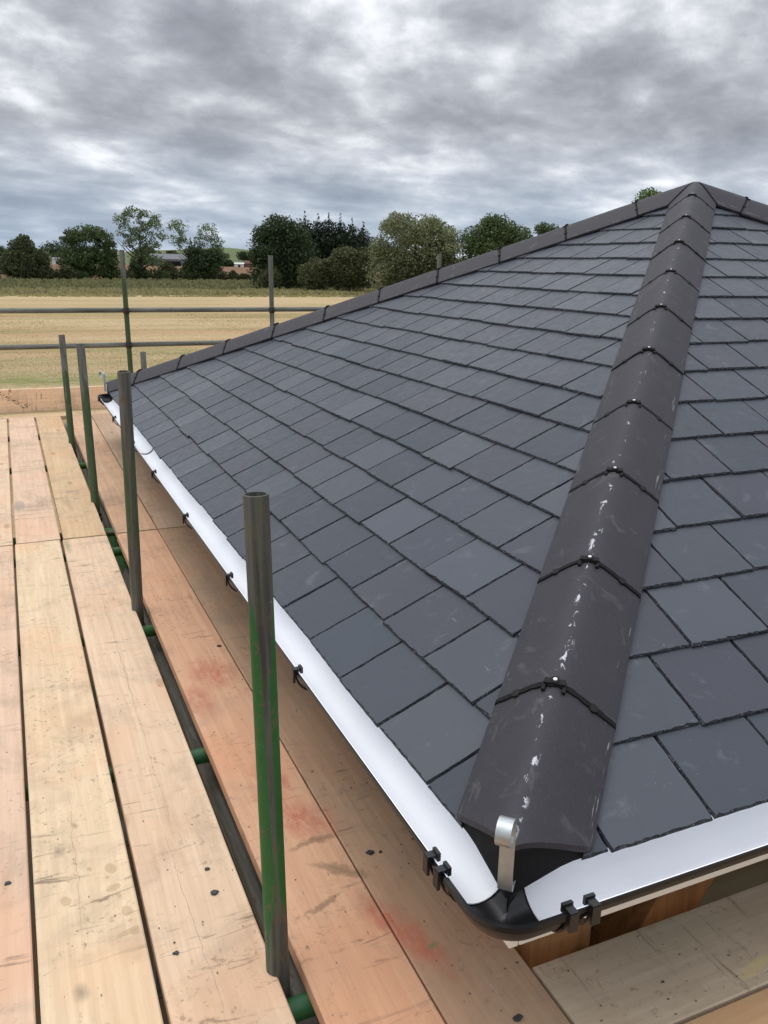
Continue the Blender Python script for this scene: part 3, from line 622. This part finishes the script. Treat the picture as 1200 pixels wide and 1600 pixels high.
# hips
HL = math.sqrt(2*(L/2)**2+HP**2); HH = (L/2)*math.sqrt(2)/HL; HV = HP/HL
PROF = [(-.127,-.023),(-.122,-.017),(-.100,.001),(-.080,.018),(-.062,.033),(-.047,.045),(-.034,.054),(-.022,.061),(-.011,.065),(0,.067),(.011,.065),(.022,.061),(.034,.054),(.047,.045),(.062,.033),(.080,.018),(.100,.001),(.122,-.017),(.127,-.023)]
def hip_frame(i):
    o = [(0,0),(0,L),(L,L),(L,0)][i]; d = [(1,1),(1,-1),(-1,-1),(-1,1)][i]
    hd = Vector((d[0]*HH/math.sqrt(2), d[1]*HH/math.sqrt(2), HV)); lt = Vector((d[1], -d[0], 0)).normalized(); N = Vector((-d[0]*HV/math.sqrt(2), -d[1]*HV/math.sqrt(2), HH))
    return Matrix(((hd.x, lt.x, N.x, o[0]),(hd.y, lt.y, N.y, o[1]),(hd.z, lt.z, N.z, 0),(0,0,0,1)))
def tlo(u, w): return (abs(u)*.7071+w*HV*.7071)/(HH*.7071)
def thi(u, w): return HL-(abs(u)*.7071-w*HV*.7071)/(HH*.7071)
first = [.4205, .3825, .41, .4205]
def tile(mat4, t0, t1, end0, end1, up_=0.0):
    """angular hip tile, 13 mm thick; end0/end1 say whether that end is mitred to the eaves or the peak"""
    b = MB(); org = t0 if t0 is not None else 0
    nseg = 4
    def ends(u, w):
        a = t0 if not end0 else tlo(u, w)+.002
        c = t1 if not end1 else thi(u, w)-.010
        return a, c
    outer, inn = PROF, [(u*.97, w-.010) for u, w in PROF]
    def rows(pf):
        R = []
        for k in range(nseg+1):
            f = k/nseg
            row = []
            for u, w in pf:
                a, c = ends(u, w); t = a+(c-a)*f
                row.append((t-org, u+.0006*mnoise.noise(Vector((t*20,u*30,3))), w+up_+.0012*mnoise.noise(Vector((t*9,u*20,1)))))
            R.append(row)
        return R
    ro, ri = rows(outer), rows(inn); n = len(PROF)
    b.loft(ro); b.loft(ri)
    for k in range(nseg):           # long edges
        b.add([ro[k][0], ro[k+1][0], ri[k+1][0], ri[k][0], ro[k][-1], ro[k+1][-1], ri[k+1][-1], ri[k][-1]], [(0,1,2,3),(7,6,5,4)])
    for R1, R2 in ((ro[0], ri[0]), (ro[-1], ri[-1])): b.loft([R1, R2])
    o = b.build('hip_tile', M['hip'], house, smooth=True)
    o.matrix_local = mat4 @ Matrix.Translation((org, 0, 0)); return o
def arcband(pf_scale, dw, t0, t1, u0=-.127, u1=.127, wav=0.0, seed=0):
    """a strip that follows the outer profile between u0 and u1, closed solid"""
    us = [u0+(u1-u0)*i/36 for i in range(37)]
    def wat(u):
        for (a, b_), (c, d) in zip(PROF, PROF[1:]):
            if a <= u <= c: return b_+(d-b_)*(u-a)/(c-a+1e-9)
        return PROF[0][1]
    top0, top1, b0, b1 = [], [], [], []
    for u in us:
        w = wat(u); e0 = wav*mnoise.noise(Vector((u*70, seed, 0))); e1 = wav*mnoise.noise(Vector((u*70, seed, 7)))
        top0.append((t0+e0, u, w+dw)); top1.append((t1+e1, u, w+dw)); b0.append((t0+e0, u, w-.022)); b1.append((t1+e1, u, w-.022))
    m_ = MB(); m_.loft([b0, top0, top1, b1, b0]); n = len(us)
    m_.add([top0[0], top1[0], b1[0], b0[0], top0[-1], top1[-1], b1[-1], b0[-1]], [(0,1,2,3),(7,6,5,4)])
    return m_, wat
joint_proto = None
def joint(mat4, parent, tt, seed):
    m_, wat = arcband(1, .0048, -.0066, .0058, wav=.0035, seed=seed)
    j = m_.build('joint_seal', M['blackm'], parent); j.matrix_local = Matrix.Translation((tt, 0, 0))
    # clip on the crown: bridge with two feet, screw with washer; small pads on the wings
    c = MB(); w = .067
    c.box((-.004,-.022,w-.006), (.010,.022,w+.0075))
    for s in (-1, 1): c.box((-.019, s*.021-.0035, w-.014), (.004, s*.021+.0035, w+.002))
    c.tube([(.006,0,w-.002),(.006,0,w+.0095)], .0095, 12)
    for s in (-1, 1):
        u = s*.078; ww = wat(u)
        cc = MB(); cc.tube([(-.002,u-.001*s,ww-.004),(-.002,u+.003*s,ww+.0045)], .0105, 12)
        kk = cc.build('wing_clip', M['clip'], parent); kk.matrix_local = Matrix.Translation((tt, 0, 0))
    k = c.build('ridge_clip', M['clip'], parent); k.matrix_local = Matrix.Translation((tt, 0, 0))
    d = MB(); d.tube([(.006,0,w+.0090),(.006,0,w+.0108)], .0045, 10); q = d.build('screw', M['screw'], parent); q.matrix_local = Matrix.Translation((tt, 0, 0))
for i in range(4):
    mf = hip_frame(i); ts = [first[i]+.43*k for k in range(10)]
    tl = tile(mf, 0, ts[0]-.004, True, False)
    for k in range(9):
        joint(mf, tl, ts[k]-(0 if k == 0 else ts[k-1]+.004), k+10*i)
        tl = tile(mf, ts[k]+.004, ts[k+1]-.004, False, False, .0015*((k*7) % 3))
    joint(mf, tl, ts[9]-ts[8]-.004, 50+i)
    tile(mf, ts[9]+.004, 0, False, True, .006)
    # black closure under the mitred lower end
    c = MB(); topr, botr, back = [], [], []
    for u, w in PROF:
        w2 = w-.0135; a = tlo(u, w2)+.007; p = mf @ Vector((a, u*.975, w2)); topr.append(p)
        botr.append(Vector((p.x, p.y, -.036+.034*min(1, abs(u)/.09)))); back.append(mf @ Vector((a+.12, u*.975, w2-.004)))
    c.loft([botr, topr, back]); c.build('hip_end_closure', M['blackm'], house)
    # black mitre lining below the peak
    c = MB(); r1, r2 = [], []
    for u, w in PROF:
        w2 = w-.003; r1.append(mf @ Vector((thi(u, w2)-.05, u*1.0, w2-.008))); r2.append(mf @ Vector((thi(u, w2), u*1.0, w2+.001)))
    c.loft([r1, r2]); c.build('mitre_lining', M['blackm'], house)
    # hip iron: galvanised strap rising from below the tile and curling outwards
    o_, d_ = [(0,0),(0,L),(L,L),(L,0)][i], [(1,1),(1,-1),(-1,-1),(-1,1)][i]
    out = Vector((-d_[0], -d_[1], 0)).normalized(); sd_ = Vector((-out.y, out.x, 0))
    path = [(-.10,.012),(-.02,-.006),(.004,-.010),(.010,-.004),(.0115,.012),(.0115,.06),(.0115,.121)]
    rad = .0225; cx_, cz_ = .0115+rad, .128
    for k in range(0, 13): a = PI-k*math.radians(26); path.append((cx_+rad*math.cos(a)*(1-.012*k), cz_+rad*math.sin(a)*(1-.012*k)))
    hw = .0128; th = .0026; A_, B_ = [], []
    for k, (pr_, pz) in enumerate(path):
        q0 = path[max(k-1,0)]; q1 = path[min(k+1,len(path)-1)]; dx, dz = q1[0]-q0[0], q1[1]-q0[1]; ln = math.hypot(dx, dz); nx, nz = -dz/ln*th, dx/ln*th
        base = Vector((o_[0], o_[1], 0))
        def pt(r_, z_, s_): return base+out*r_+sd_*s_+Vector((0,0,z_))
        A_.append([pt(pr_,pz,-hw), pt(pr_,pz,hw), pt(pr_+nx,pz+nz,hw), pt(pr_+nx,pz+nz,-hw)])
    c = MB(); c.loft(A_, closed=True, capends=True); c.build('hip_iron', M['zinc'], house, smooth=True)

# ------------------------------------------------------------------ gutters (white inside, black outside)
GX, GZc, GR = -.010, -.034, .056
def edgept(i, c, off):
    """point at distance c along eaves i, 'off' outwards from the eaves line"""
    (ox, oy), (ax, ay), (ix, iy), _ = FACES[i]
    return (ox+ax*c-ix*off, oy+ay*c-iy*off)
def halfring(rad, n=14, a0=0.0): return [(rad*math.cos(a), -rad*math.sin(a)) for a in [a0+(PI-2*a0)*k/n for k in range(n+1)]]
def gutter(i, c0, c1):
    inn, outp = halfring(GR-.0022), halfring(GR)
    b = MB()
    def row(c, pf, lip=0): return [(*edgept(i, c, -GX+o), GZc+z+lip) for o, z in pf]
    N_ = 10
    cs = [c0+(c1-c0)*k/N_ for k in range(N_+1)]
    b.mi = 0; b.loft([row(c, inn) for c in cs]); 
    # rolled outer lip, white on top
    b.mi = 1; b.loft([row(c, outp) for c in cs])
    b.mi = 0
    for side in (0, -1):
        b.loft([[row(c, inn)[side], row(c, outp)[side]] for c in cs])
    for c in (c0, c1): b.loft([row(c, inn), row(c, outp)])
    b.mi = 1
    b.loft([[(*edgept(i, c, -GX+GR+dx), GZc+dz) for dx, dz in ((0,-.001),(.004,.001),(.005,-.007),(.001,-.011))] for c in cs], closed=True, capends=True)
    return b.build('gutter', [M['white'], M['black']], house, smooth=True)
GE = .066
for i in range(4): gutter(i, GE, L-GE)
def band(i, c0, c1, rad, th, name, mm, a0=0.0):
    b = MB(); r0, r1 = halfring(rad, 14, a0), halfring(rad+th, 14, a0)
    rows = []
    for c in (c0, c1): rows.append([(*edgept(i, c, -GX+o), GZc+z) for o, z in r0]+[(*edgept(i, c, -GX+o), GZc+z) for o, z in r1[::-1]])
    b.loft(rows, closed=True); n = len(r0)
    for rw in rows:
        for k in range(n-1): b.add([rw[k], rw[k+1], rw[2*n-2-k], rw[2*n-1-k]], [(0,1,2,3)])
    return b, b
def bracket(i, c):
    b, _ = band(i, c-.011, c+.011, GR+.006, .005, 'x', None)
    # clip hooking over the outer lip
    def bx(o0, o1, z0, z1, w):
        p0 = edgept(i, c-w, o0); p1 = edgept(i, c+w, o1)
        b.box((min(p0[0],p1[0]), min(p0[1],p1[1]), z0), (max(p0[0],p1[0]), max(p0[1],p1[1]), z1))
    q = -GX+GR
    bx(q-.010, q+.014, GZc+.003, GZc+.009, .008); bx(q-.012, q-.005, GZc-.004, GZc+.013, .0105); bx(q+.009, q+.015, GZc-.03, GZc+.007, .009)
    b.build('gutter_bracket', M['black'], house)
for i in range(4):
    for c in ([.105,.147] if i != 1 else [.088,.134])+[.951,1.717,2.50,3.345,4.143,5.05,L-.147,L-.105]: bracket(i, c)
b, _ = band(0, 4.03, 4.055, GR-.0042, .0016, 'x', None); b.build('gutter_union', M['black'], house)
b, _ = band(1, 3.03, 3.055, GR-.0042, .0016, 'x', None); b.build('gutter_union', M['black'], house)
def corner(i):
    o_, d_ = [(0,0),(0,L),(L,L),(L,0)][i], [(1,1),(1,-1),(-1,-1),(-1,1)][i]
    rc = .030; cc = GX+rc; E0 = .088
    path = [('s', E0), ('s', cc+.01)]+[('a', k/10) for k in range(11)]+[('e', cc+.01), ('e', E0)]
    def pos(kind, v, off):
        if kind == 's': x, y = GX-off, v
        elif kind == 'e': x, y = v, GX-off
        else:
            th = PI+v*PI/2; rr = max(.0015, rc+off); x, y = cc+rr*math.cos(th), cc+rr*math.sin(th)
        return (o_[0]+d_[0]*x, o_[1]+d_[1]*y)
    b = MB()
    for rad in (GR+.0015, GR+.0045):
        pf = halfring(rad, 16); b.loft([[(*pos(k, v, o), GZc+z) for o, z in pf] for k, v in path])
    # lip
    for sgn in (1,):
        b.loft([[(*pos(k, v, sgn*(GR+dx)), GZc+dz) for dx, dz in ((-.002,.001),(.008,.002),(.009,-.008),(.004,-.011))] for k, v in path], closed=True, capends=True)
    # end collars
    for k, v in (path[0], path[-1]):
        r0, r1 = halfring(GR+.0008, 16), halfring(GR+.0075, 16)
        k2, v2 = k, v-.014
        b.loft([[(*pos(k, v, o), GZc+z) for o, z in r0], [(*pos(k, v, o), GZc+z) for o, z in r1], [(*pos(k2, v2, o), GZc+z) for o, z in r1]])
    b.build('gutter_corner', M['black'], house, smooth=True)
for i in range(4): corner(i)
# fascia, soffit edge, walls, posts, braces
for i in range(4):
    (ox, oy), (ax, ay), (ix, iy), _ = FACES[i]
    trim = .052 if i in (0, 2) else .074
    b = MB(); p0 = edgept(i, trim, -.052); p1 = edgept(i, L-trim, -.072)
    b.box((min(p0[0],p1[0]), min(p0[1],p1[1]), -.203), (max(p0[0],p1[0]), max(p0[1],p1[1]), -.050)); b.build('fascia', M['fascia'], house, bevel=.002)
    tr2 = .047 if i in (0, 2) else .052
    b = MB(); p0 = edgept(i, tr2, -.047); p1 = edgept(i, L-tr2, -.051)
    b.box((min(p0[0],p1[0]), min(p0[1],p1[1]), -.075), (max(p0[0],p1[0]), max(p0[1],p1[1]), .004)); b.build('eaves_tray', M['blackm'], house)
    w0 = .35 if i in (0, 2) else .37
    b = MB(); p0 = edgept(i, w0, -.35); p1 = edgept(i, L-w0, -.37)
    b.box((min(p0[0],p1[0]), min(p0[1],p1[1]), GZ-.02), (max(p0[0],p1[0]), max(p0[1],p1[1]), -.05)); b.build('wall', M['wall'], house)
def oakm():
    mm, gg, b = mat('oak_frame')
    co = gg.n('ShaderNodeTexCoord').outputs['Object']
    n = gg.noise(gg.map(co, (28,28,1.6)), 1, 5, .6, .6); m2 = gg.noise(co, 3, 3, .5)
    c = gg.mix(gg.ramp(n, [(.35, 0), (.65, 1)]), (.20,.085,.030), (.40,.20,.08)); c = gg.mix(gg.ramp(m2, [(.4, 0), (.6, .4)]), c, (.30,.14,.05))
    setin(gg, b, col=c, rough=.55, nor=bump(gg, n, .2, .003)); return mm
M['oakf'] = oakm()
for k, (x, y) in enumerate([(0,0),(0,1),(1,1),(1,0)]):
    X = .22 if x == 0 else L-.22-.16; Y = .21 if y == 0 else L-.21-.16
    b = MB(); b.box((X, Y, GZ-.02), (X+.16, Y+.16, -.06)); b.build('post', M['oakf'], house, bevel=.004)
def brace(i, c, sgn):
    """curved-in-real-life straight brace leaning from the post up to the eaves"""
    b = MB(); pts = [(c, -.75), (c+sgn*.34, -.20), (c+sgn*.52, -.20), (c+sgn*.17, -.75)]
    f0 = [(*edgept(i, p, -.235), z) for p, z in pts]; f1 = [(*edgept(i, p, -.345), z) for p, z in pts]
    b.add(f0+f1, [(0,1,2,3),(7,6,5,4),(0,4,5,1),(1,5,6,2),(2,6,7,3),(3,7,4,0)]); b.build('brace', M['oakf'], house, bevel=.003)
for i in range(4):
    brace(i, .385, 1); brace(i, L-.385, -1)

# ------------------------------------------------------------------ scaffold boards
DZ = -.40; BT = .038
def board(x0, y0, x1, y1, col, label, group='scaffold boards of the deck', z=DZ, jz=0.0, tw=0.0, name='scaffold_board', band_ends=False):
    """horizontal board; the mesh's long side runs along local x so the grain follows it"""
    along_y = (y1-y0) > (x1-x0)
    Ln, Wd = (y1-y0, x1-x0) if along_y else (x1-x0, y1-y0)
    b = MB(); rr = R_(int(abs(x0*977+y0*131)*10)); n = 24; rows = []
    for k in range(n+1):
        t = k/n; x = -Ln/2+Ln*t; wv = .0012*mnoise.noise(Vector((x*1.7, x0*9, y0)))
        w1 = Wd/2+.0011*mnoise.noise(Vector((x*5, x0*3, 8))); w2 = -Wd/2+.0011*mnoise.noise(Vector((x*5, x0*3, 18)))
        rows.append([(x, w2, -BT+wv), (x, w2, -.003+wv), (x, w2+.003, wv), (x, w1-.003, wv), (x, w1, -.003+wv), (x, w1, -BT+wv)])
    b.loft(rows, closed=True, capends=True)
    o = b.build(name, M['wood'])
    o.location = ((x0+x1)/2, (y0+y1)/2, z+jz); o.rotation_euler = (0, 0, (PI/2 if along_y else 0)+tw)
    o.color = (*col, 1); tag(o, label, 'board', group); return o
YEL, TAN, SAL, GRY, PNK = (.74,.58,.39), (.73,.55,.385), (.66,.40,.255), (.38,.27,.18), (.71,.52,.375)
board(-1.235,-.32,-1.012,3.52, TAN, 'nearer scaffold board just outside the left edge of the photo')
board(-.997,-.32,-.773,3.510, PNK, 'near pinkish board at the left edge of the photo with one slate chip')
board(-.763,-.32,-.5455,3.522, YEL, 'near yellowish scaffold board with damp spots and a dark knot')
board(-.532,-.32,-.309,3.516, TAN, 'near pale scaffold board carrying slate chips, directly left of the row of posts')
board(-.256,-.32,-.040,3.524, SAL, 'near salmon-coloured scaffold board with red dust, directly right of the row of posts')
board(-.036,-.32,.187,3.522, (.46,.31,.205), 'near brown board below the left gutter with a red dust smear')
board(-1.235,3.532,-1.012,7.42, YEL, 'far scaffold board just outside the left edge of the photo')
board(-.992,3.526,-.772,7.41, TAN, 'far pale scaffold board at the left edge of the photo, beyond the board joint')
board(-.757,3.535,-.540,7.425, PNK, 'far pinkish scaffold board with a grey smudge, second column from the left')
board(-.525,3.532,-.309,7.42, (.64,.47,.29), 'far pale yellow scaffold board directly left of the three farther posts')
board(-.253,3.54,-.040,7.415, (.60,.40,.26), 'far peach-coloured scaffold board directly right of the three farther posts')
board(-.034,3.537,.187,7.42, (.50,.36,.25), 'farther grey-brown scuffed board below the far part of the left gutter')
board(-1.4,7.43,2.5,7.655, (.66,.50,.31), 'pale crosswise board across the far end of the deck')
board(2.51,7.43,6.4,7.655, TAN, 'crosswise deck board behind the roof, continuing the pale far board', 'scaffold boards behind the roof')
board(.19,7.19,4.09,7.415, TAN, 'crosswise deck board behind the roof, next to the pale far board', 'scaffold boards behind the roof')
board(.193,-.058,4.09,.166, (.54,.45,.33), 'grey-brown dirty board along the right gutter with dark crumbs on it')
board(.195,-.292,4.09,-.066, (.56,.38,.21), 'warm orange-tan board at the bottom right corner of the photo')
board(.195,-.525,4.09,-.302, TAN, 'board outside the photo, right of the warm orange-tan corner board')
# toe board on edge
def toe(x0, x1, y, label):
    b = MB(); Ln = x1-x0
    b.box((-Ln/2, -.0, -.019), (Ln/2, .222, .019)); o = b.build('toe_board', M['wood'], bevel=.003)
    o.location = ((x0+x1)/2, y, DZ+.002); o.rotation_euler = (PI/2, 0, 0); o.color = (.98,.72,.49,1); tag(o, label, 'board', 'toe boards'); return o
toe(-1.6, 2.3, 7.735, 'tan toe board on edge across the far end of the deck')
toe(2.31, 6.2, 7.735, 'toe board on edge behind the roof, continuing the tan one')
b = MB()       # dried mortar smear on the toe board
rr = R_(4)
for k in range(60):
    t = rr.random(); x = -.80+.22*t+rr.gauss(0,.012); z = -.225-.125*t+rr.gauss(0,.012); s = rr.uniform(.002,.006)
    b.tube([(x,7.7165,z),(x,7.7135,z)], s, 7)
o = b.build('mortar_smear', simple('dried_mortar', (.16,.12,.09), .9)); tag(o, 'dark dried mortar splatter stuck on the face of the tan toe board', 'mortar')

# ------------------------------------------------------------------ scaffold tubes
TRd = .02415
def hollow(b, p0, p1, n=28, dirtdepth=.012):
    """steel tube with an open upper end at p1"""
    p0, p1 = Vector(p0), Vector(p1); d = (p1-p0).normalized(); a = d.orthogonal().normalized(); c = d.cross(a)
    def ring(p, r): return [p+(a*math.cos(2*PI*j/n)+c*math.sin(2*PI*j/n))*r for j in range(n)]
    b.loft([ring(p0, TRd*.83), ring(p0, TRd), ring(p1-d*.0012, TRd), ring(p1, TRd-.0012), ring(p1, TRd*.85), ring(p1-d*.05, TRd*.84), ring(p1-d*.0505, .001)], closed=True)
    m_ = MB(); m_.loft([ring(p1-d*dirtdepth, .0004), ring(p1-d*(dirtdepth-.001), TRd*.835)], closed=True); return m_
def coupler(parent, p, ax1, ax2=None):
    """double coupler: two saddles with a bolt, wrapped round the tube along ax1"""
    b = MB(); p = Vector(p); ax1 = Vector(ax1).normalized()
    b.tube([p-ax1*.028, p+ax1*.028], TRd+.006, 18)
    side = ax1.orthogonal().normalized() if ax2 is None else Vector(ax2).normalized().cross(ax1).normalized()
    s2 = ax1.cross(side)
    for s in (-1, 1):
        b.tube([p+side*s*(TRd+.012)-s2*.022, p+side*s*(TRd+.012)+s2*.030], .006, 8)
        b.tube([p+side*s*(TRd+.012)+s2*.018, p+side*s*(TRd+.012)+s2*.030], .011, 6)
        b.box(tuple(min(u, v) for u, v in zip(p+side*s*.018-ax1*.02, p+side*s*(TRd+.02)+ax1*.02)), tuple(max(u, v)+.001 for u, v in zip(p+side*s*.018-ax1*.02, p+side*s*(TRd+.02)+ax1*.02)))
    return b.build('coupler', M['coupler'], parent, smooth=True)
def post(base, topp, mm, label, group, ncoup=(), dirt=True):
    bx, by, bz = base; d = Vector(topp)-Vector(base); foot = Vector(base)-d*((bz-GZ)/d.z)
    e = empty('scaffold_post', foot); tag(e, label, 'post', group)
    b = MB(); m_ = hollow(b, foot, topp); o = b.build('tube', mm, e, smooth=True); o.location = -foot
    o.data.transform(Matrix.Translation(-Vector(topp))); o.location = Vector(topp)-foot      # local z measured from the top
    f = m_.build('dirt_fill', M['dirt'], e); f.location = -foot
    bp = MB(); bp.box((-.07,-.07,0), (.07,.07,.006)); bp.build('base_plate', M['coupler'], e)
    for z in ncoup:
        q = foot+d*((z-GZ)/d.z); coupler(e, q-foot, d, (1,0,0))
    return e
gm3 = tube_mat('mossy_tube_mid', -.30, (-.1,-.99), -.7, (0,-.093), 1, .60)
IG = 'inner row of scaffold posts beside the left gutter'
def tubem(name, off):   # green paint starts 'off' below the tube's top
    return tube_mat(name, off)
gm1 = tube_mat('green_tube_near', -.24, (-.10,-.99), -.87, (0,.0727), 0, .50); gm2 = tube_mat('green_tube_mid', -.22, None, -3, (0,0), 1, .8)
post((-.303,.371,-.381), (-.303,.443,.610), gm1, 'nearest scaffold post, thick grey top with bright green paint below', IG, (-.50,))
post((-.300,2.429,-.395), (-.300,2.335,.612), gm3, 'second scaffold post, grey and weathered, in front of the far end of the gutter', IG, (-.50,))
post((-.300,4.23,-.385), (-.300,4.364,.538), gm2, 'third scaffold post, dark grey-green, standing close to the farthest one', IG, (-.50,))
post((-.300,6.10,-.343), (-.300,6.20,.446), gm2, 'fourth and farthest post of the inner row, green-stained and thinnest looking', IG, (-.50,))
OG = 'outer scaffold posts at the far end of the deck'
post((.41,7.80,-.4), (.40,7.80,1.115), gm2, 'tall far scaffold post left of the roof holding both guard rails', OG, (.54,.21))
post((1.89,7.80,-.4), (1.88,7.80,1.09), M['tube'], 'far scaffold post rising behind the hip, right of the tall one', OG, (.54,.21))
post((3.84,7.80,-.4), (3.84,7.80,1.14), M['tube'], 'far scaffold post of which only the tip shows above the hip before the willow', OG, (.54,.21))
post((.355,6.47,-.4), (.352,6.47,.272), M['tube'], 'short dark post end just showing above the hip behind the far corner', 'inner scaffold posts behind the roof', (-.50,))
post((2.35,6.47,-.4), (2.35,6.47,.30), M['tube'], 'inner scaffold post hidden behind the roof', 'inner scaffold posts behind the roof', (-.50,))
def pipe(name, p0, p1, mm, label, group, cat='rail'):
    p0, p1 = Vector(p0), Vector(p1); c = (p0+p1)/2; q = (p1-p0).to_track_quat('Z', 'Y'); ln = (p1-p0).length
    b = MB(); n = 24
    def ring(z, r): return [(r*math.cos(2*PI*j/n), r*math.sin(2*PI*j/n), z) for j in range(n)]
    b.loft([ring(-ln/2+.05, .001), ring(-ln/2+.05, TRd*.84), ring(-ln/2, TRd*.85), ring(-ln/2, TRd), ring(ln/2, TRd), ring(ln/2, TRd*.85), ring(ln/2-.05, TRd*.84), ring(ln/2-.05, .001)], closed=True)
    o = b.build(name, mm, smooth=True); o.location = c; o.rotation_euler = q.to_euler(); tag(o, label, cat, group); return o
pipe('guard_rail', (-1.7,7.80+TRd*2.0,.545), (4.4,7.80+TRd*2.0,.545), M['tube'], 'upper grey guard rail across the field behind the deck', 'guard rails at the far end')
pipe('guard_rail', (-1.7,7.80+TRd*2.0,.205), (4.4,7.80+TRd*2.0,.215), M['tube'], 'lower grey guard rail across the field behind the deck', 'guard rails at the far end')
for i, (y, mmk, lab) in enumerate([(.315,'greenp','green transom tube end by the foot of the nearest post'), (1.321,'greenp','green transom tube in the gap between the nearest and second posts'), (2.33,'tube_mossy','mossy transom tube at the foot of the second post'), (3.415,'tube_mossy','mossy transom tube just under the board joint'), (3.775,'tube_mossy','mossy transom tube just beyond the board joint'), (5.517,'tube_mossy','transom tube in the gap between the two farthest posts'), (6.75,'tube','transom tube under the far end of the boards')]):
    pipe('transom', (-1.30,y,DZ-BT-TRd-.002), (.17,y,DZ-BT-TRd-.002), M[mmk], lab, 'transoms under the deck', 'tube')
for i, (x, z, mmk, lab) in enumerate([(-.235,-.575,'tube_mossy','long dark ledger tube seen down the gap beside the posts'), (-1.25,-.575,'tube','outer ledger tube below the left boards')]):
    pipe('ledger', (x,-.5,z), (x,7.9,z), M[mmk], lab, 'ledgers under the deck', 'tube')
pipe('ledger', (-1.3,.205,-.53), (4.2,.205,-.53), M['greenp'], 'green tube whose end shows under the corner by the oak post', 'ledgers under the deck', 'tube').location.x += 1.75
pipe('transom', (.35,-.6,DZ-BT-TRd-.002), (.35,.19,DZ-BT-TRd-.002), M['greenp'], 'green transom tube end poking out in front of the oak post', 'transoms under the deck', 'tube')

# ------------------------------------------------------------------ slate chips and crumbs on the boards
def chip(x, y, s, seed, label, z=DZ, rot=0):
    rr = R_(seed); n = rr.randint(5, 7); b = MB(); ang = sorted(rr.uniform(0, 2*PI) for _ in range(n))
    ang = [2*PI*k/n+rr.uniform(-.35,.35) for k in range(n)]
    rads = [s*rr.uniform(.55,1.05) for _ in range(n)]
    bt = [(math.cos(a)*q, math.sin(a)*q*.75, .0) for a, q in zip(ang, rads)]; tp = [(v[0]*.8, v[1]*.8, s*.32) for v in bt]
    b.loft([bt, tp], closed=True, capends=True)
    o = b.build('slate_chip', M['chip']); o.location = (x, y, z+.0012); o.rotation_euler = (0,0,rot); tag(o, label, 'slate chip', 'slate chips on the boards'); return o
chip(-.818,.852,.011,1,'slate chip on the leftmost pinkish board')
chip(-.375,.722,.009,2,'small slate chip above the larger one, on the board left of the nearest post')
chip(-.377,.636,.013,3,'largest slate chip on the board left of the nearest post')
chip(-.492,.489,.009,4,'slate chip lying on the dark crack of the board left of the nearest post')
chip(-.490,.520,.004,5,'tiny crumb beside the chip on the dark crack')
chip(.014,.627,.013,6,'larger of the two paired slate chips on the brown board under the gutter')
chip(.040,.619,.007,7,'smaller of the two paired slate chips on the brown board under the gutter')
chip(-.063,1.942,.012,8,'slate chip on the brown board seen left of the nearest post top')
chip(.093,.066,.014,9,'black chip at the bottom edge of the photo on the brown board')
rr = R_(77)
for k in range(26):
    x, y = rr.uniform(-.02,.17), rr.uniform(.05,1.2)
    chip(x, y, rr.uniform(.0015,.0035), 100+k, 'tiny dark crumb on the brown board beside the roof').__setitem__('group', 'crumbs on the brown board')
for k in range(16):
    x, y = rr.uniform(.22,.62), rr.uniform(-.05,.15)
    chip(x, y, rr.uniform(.0015,.0045), 140+k, 'tiny dark crumb on the grey-brown board along the right gutter').__setitem__('group', 'crumbs on the grey-brown board')
for k in range(16):
    x, y = rr.uniform(-.25,-.05), rr.uniform(.4,3)
    chip(x, y, rr.uniform(.0015,.0035), 170+k, 'tiny dark crumb on the salmon board right of the posts').__setitem__('group', 'crumbs on the salmon board')
for k in range(14):
    x, y = rr.uniform(-.75,-.33), rr.uniform(.45,3)
    chip(x, y, rr.uniform(.0012,.0028), 200+k, 'tiny dark crumb on the pale boards left of the posts').__setitem__('group', 'crumbs on the pale boards')
chip(.36,-.03,.006,230,'dark leaf scrap lying in the right white gutter', z=GZc-GR+.012)
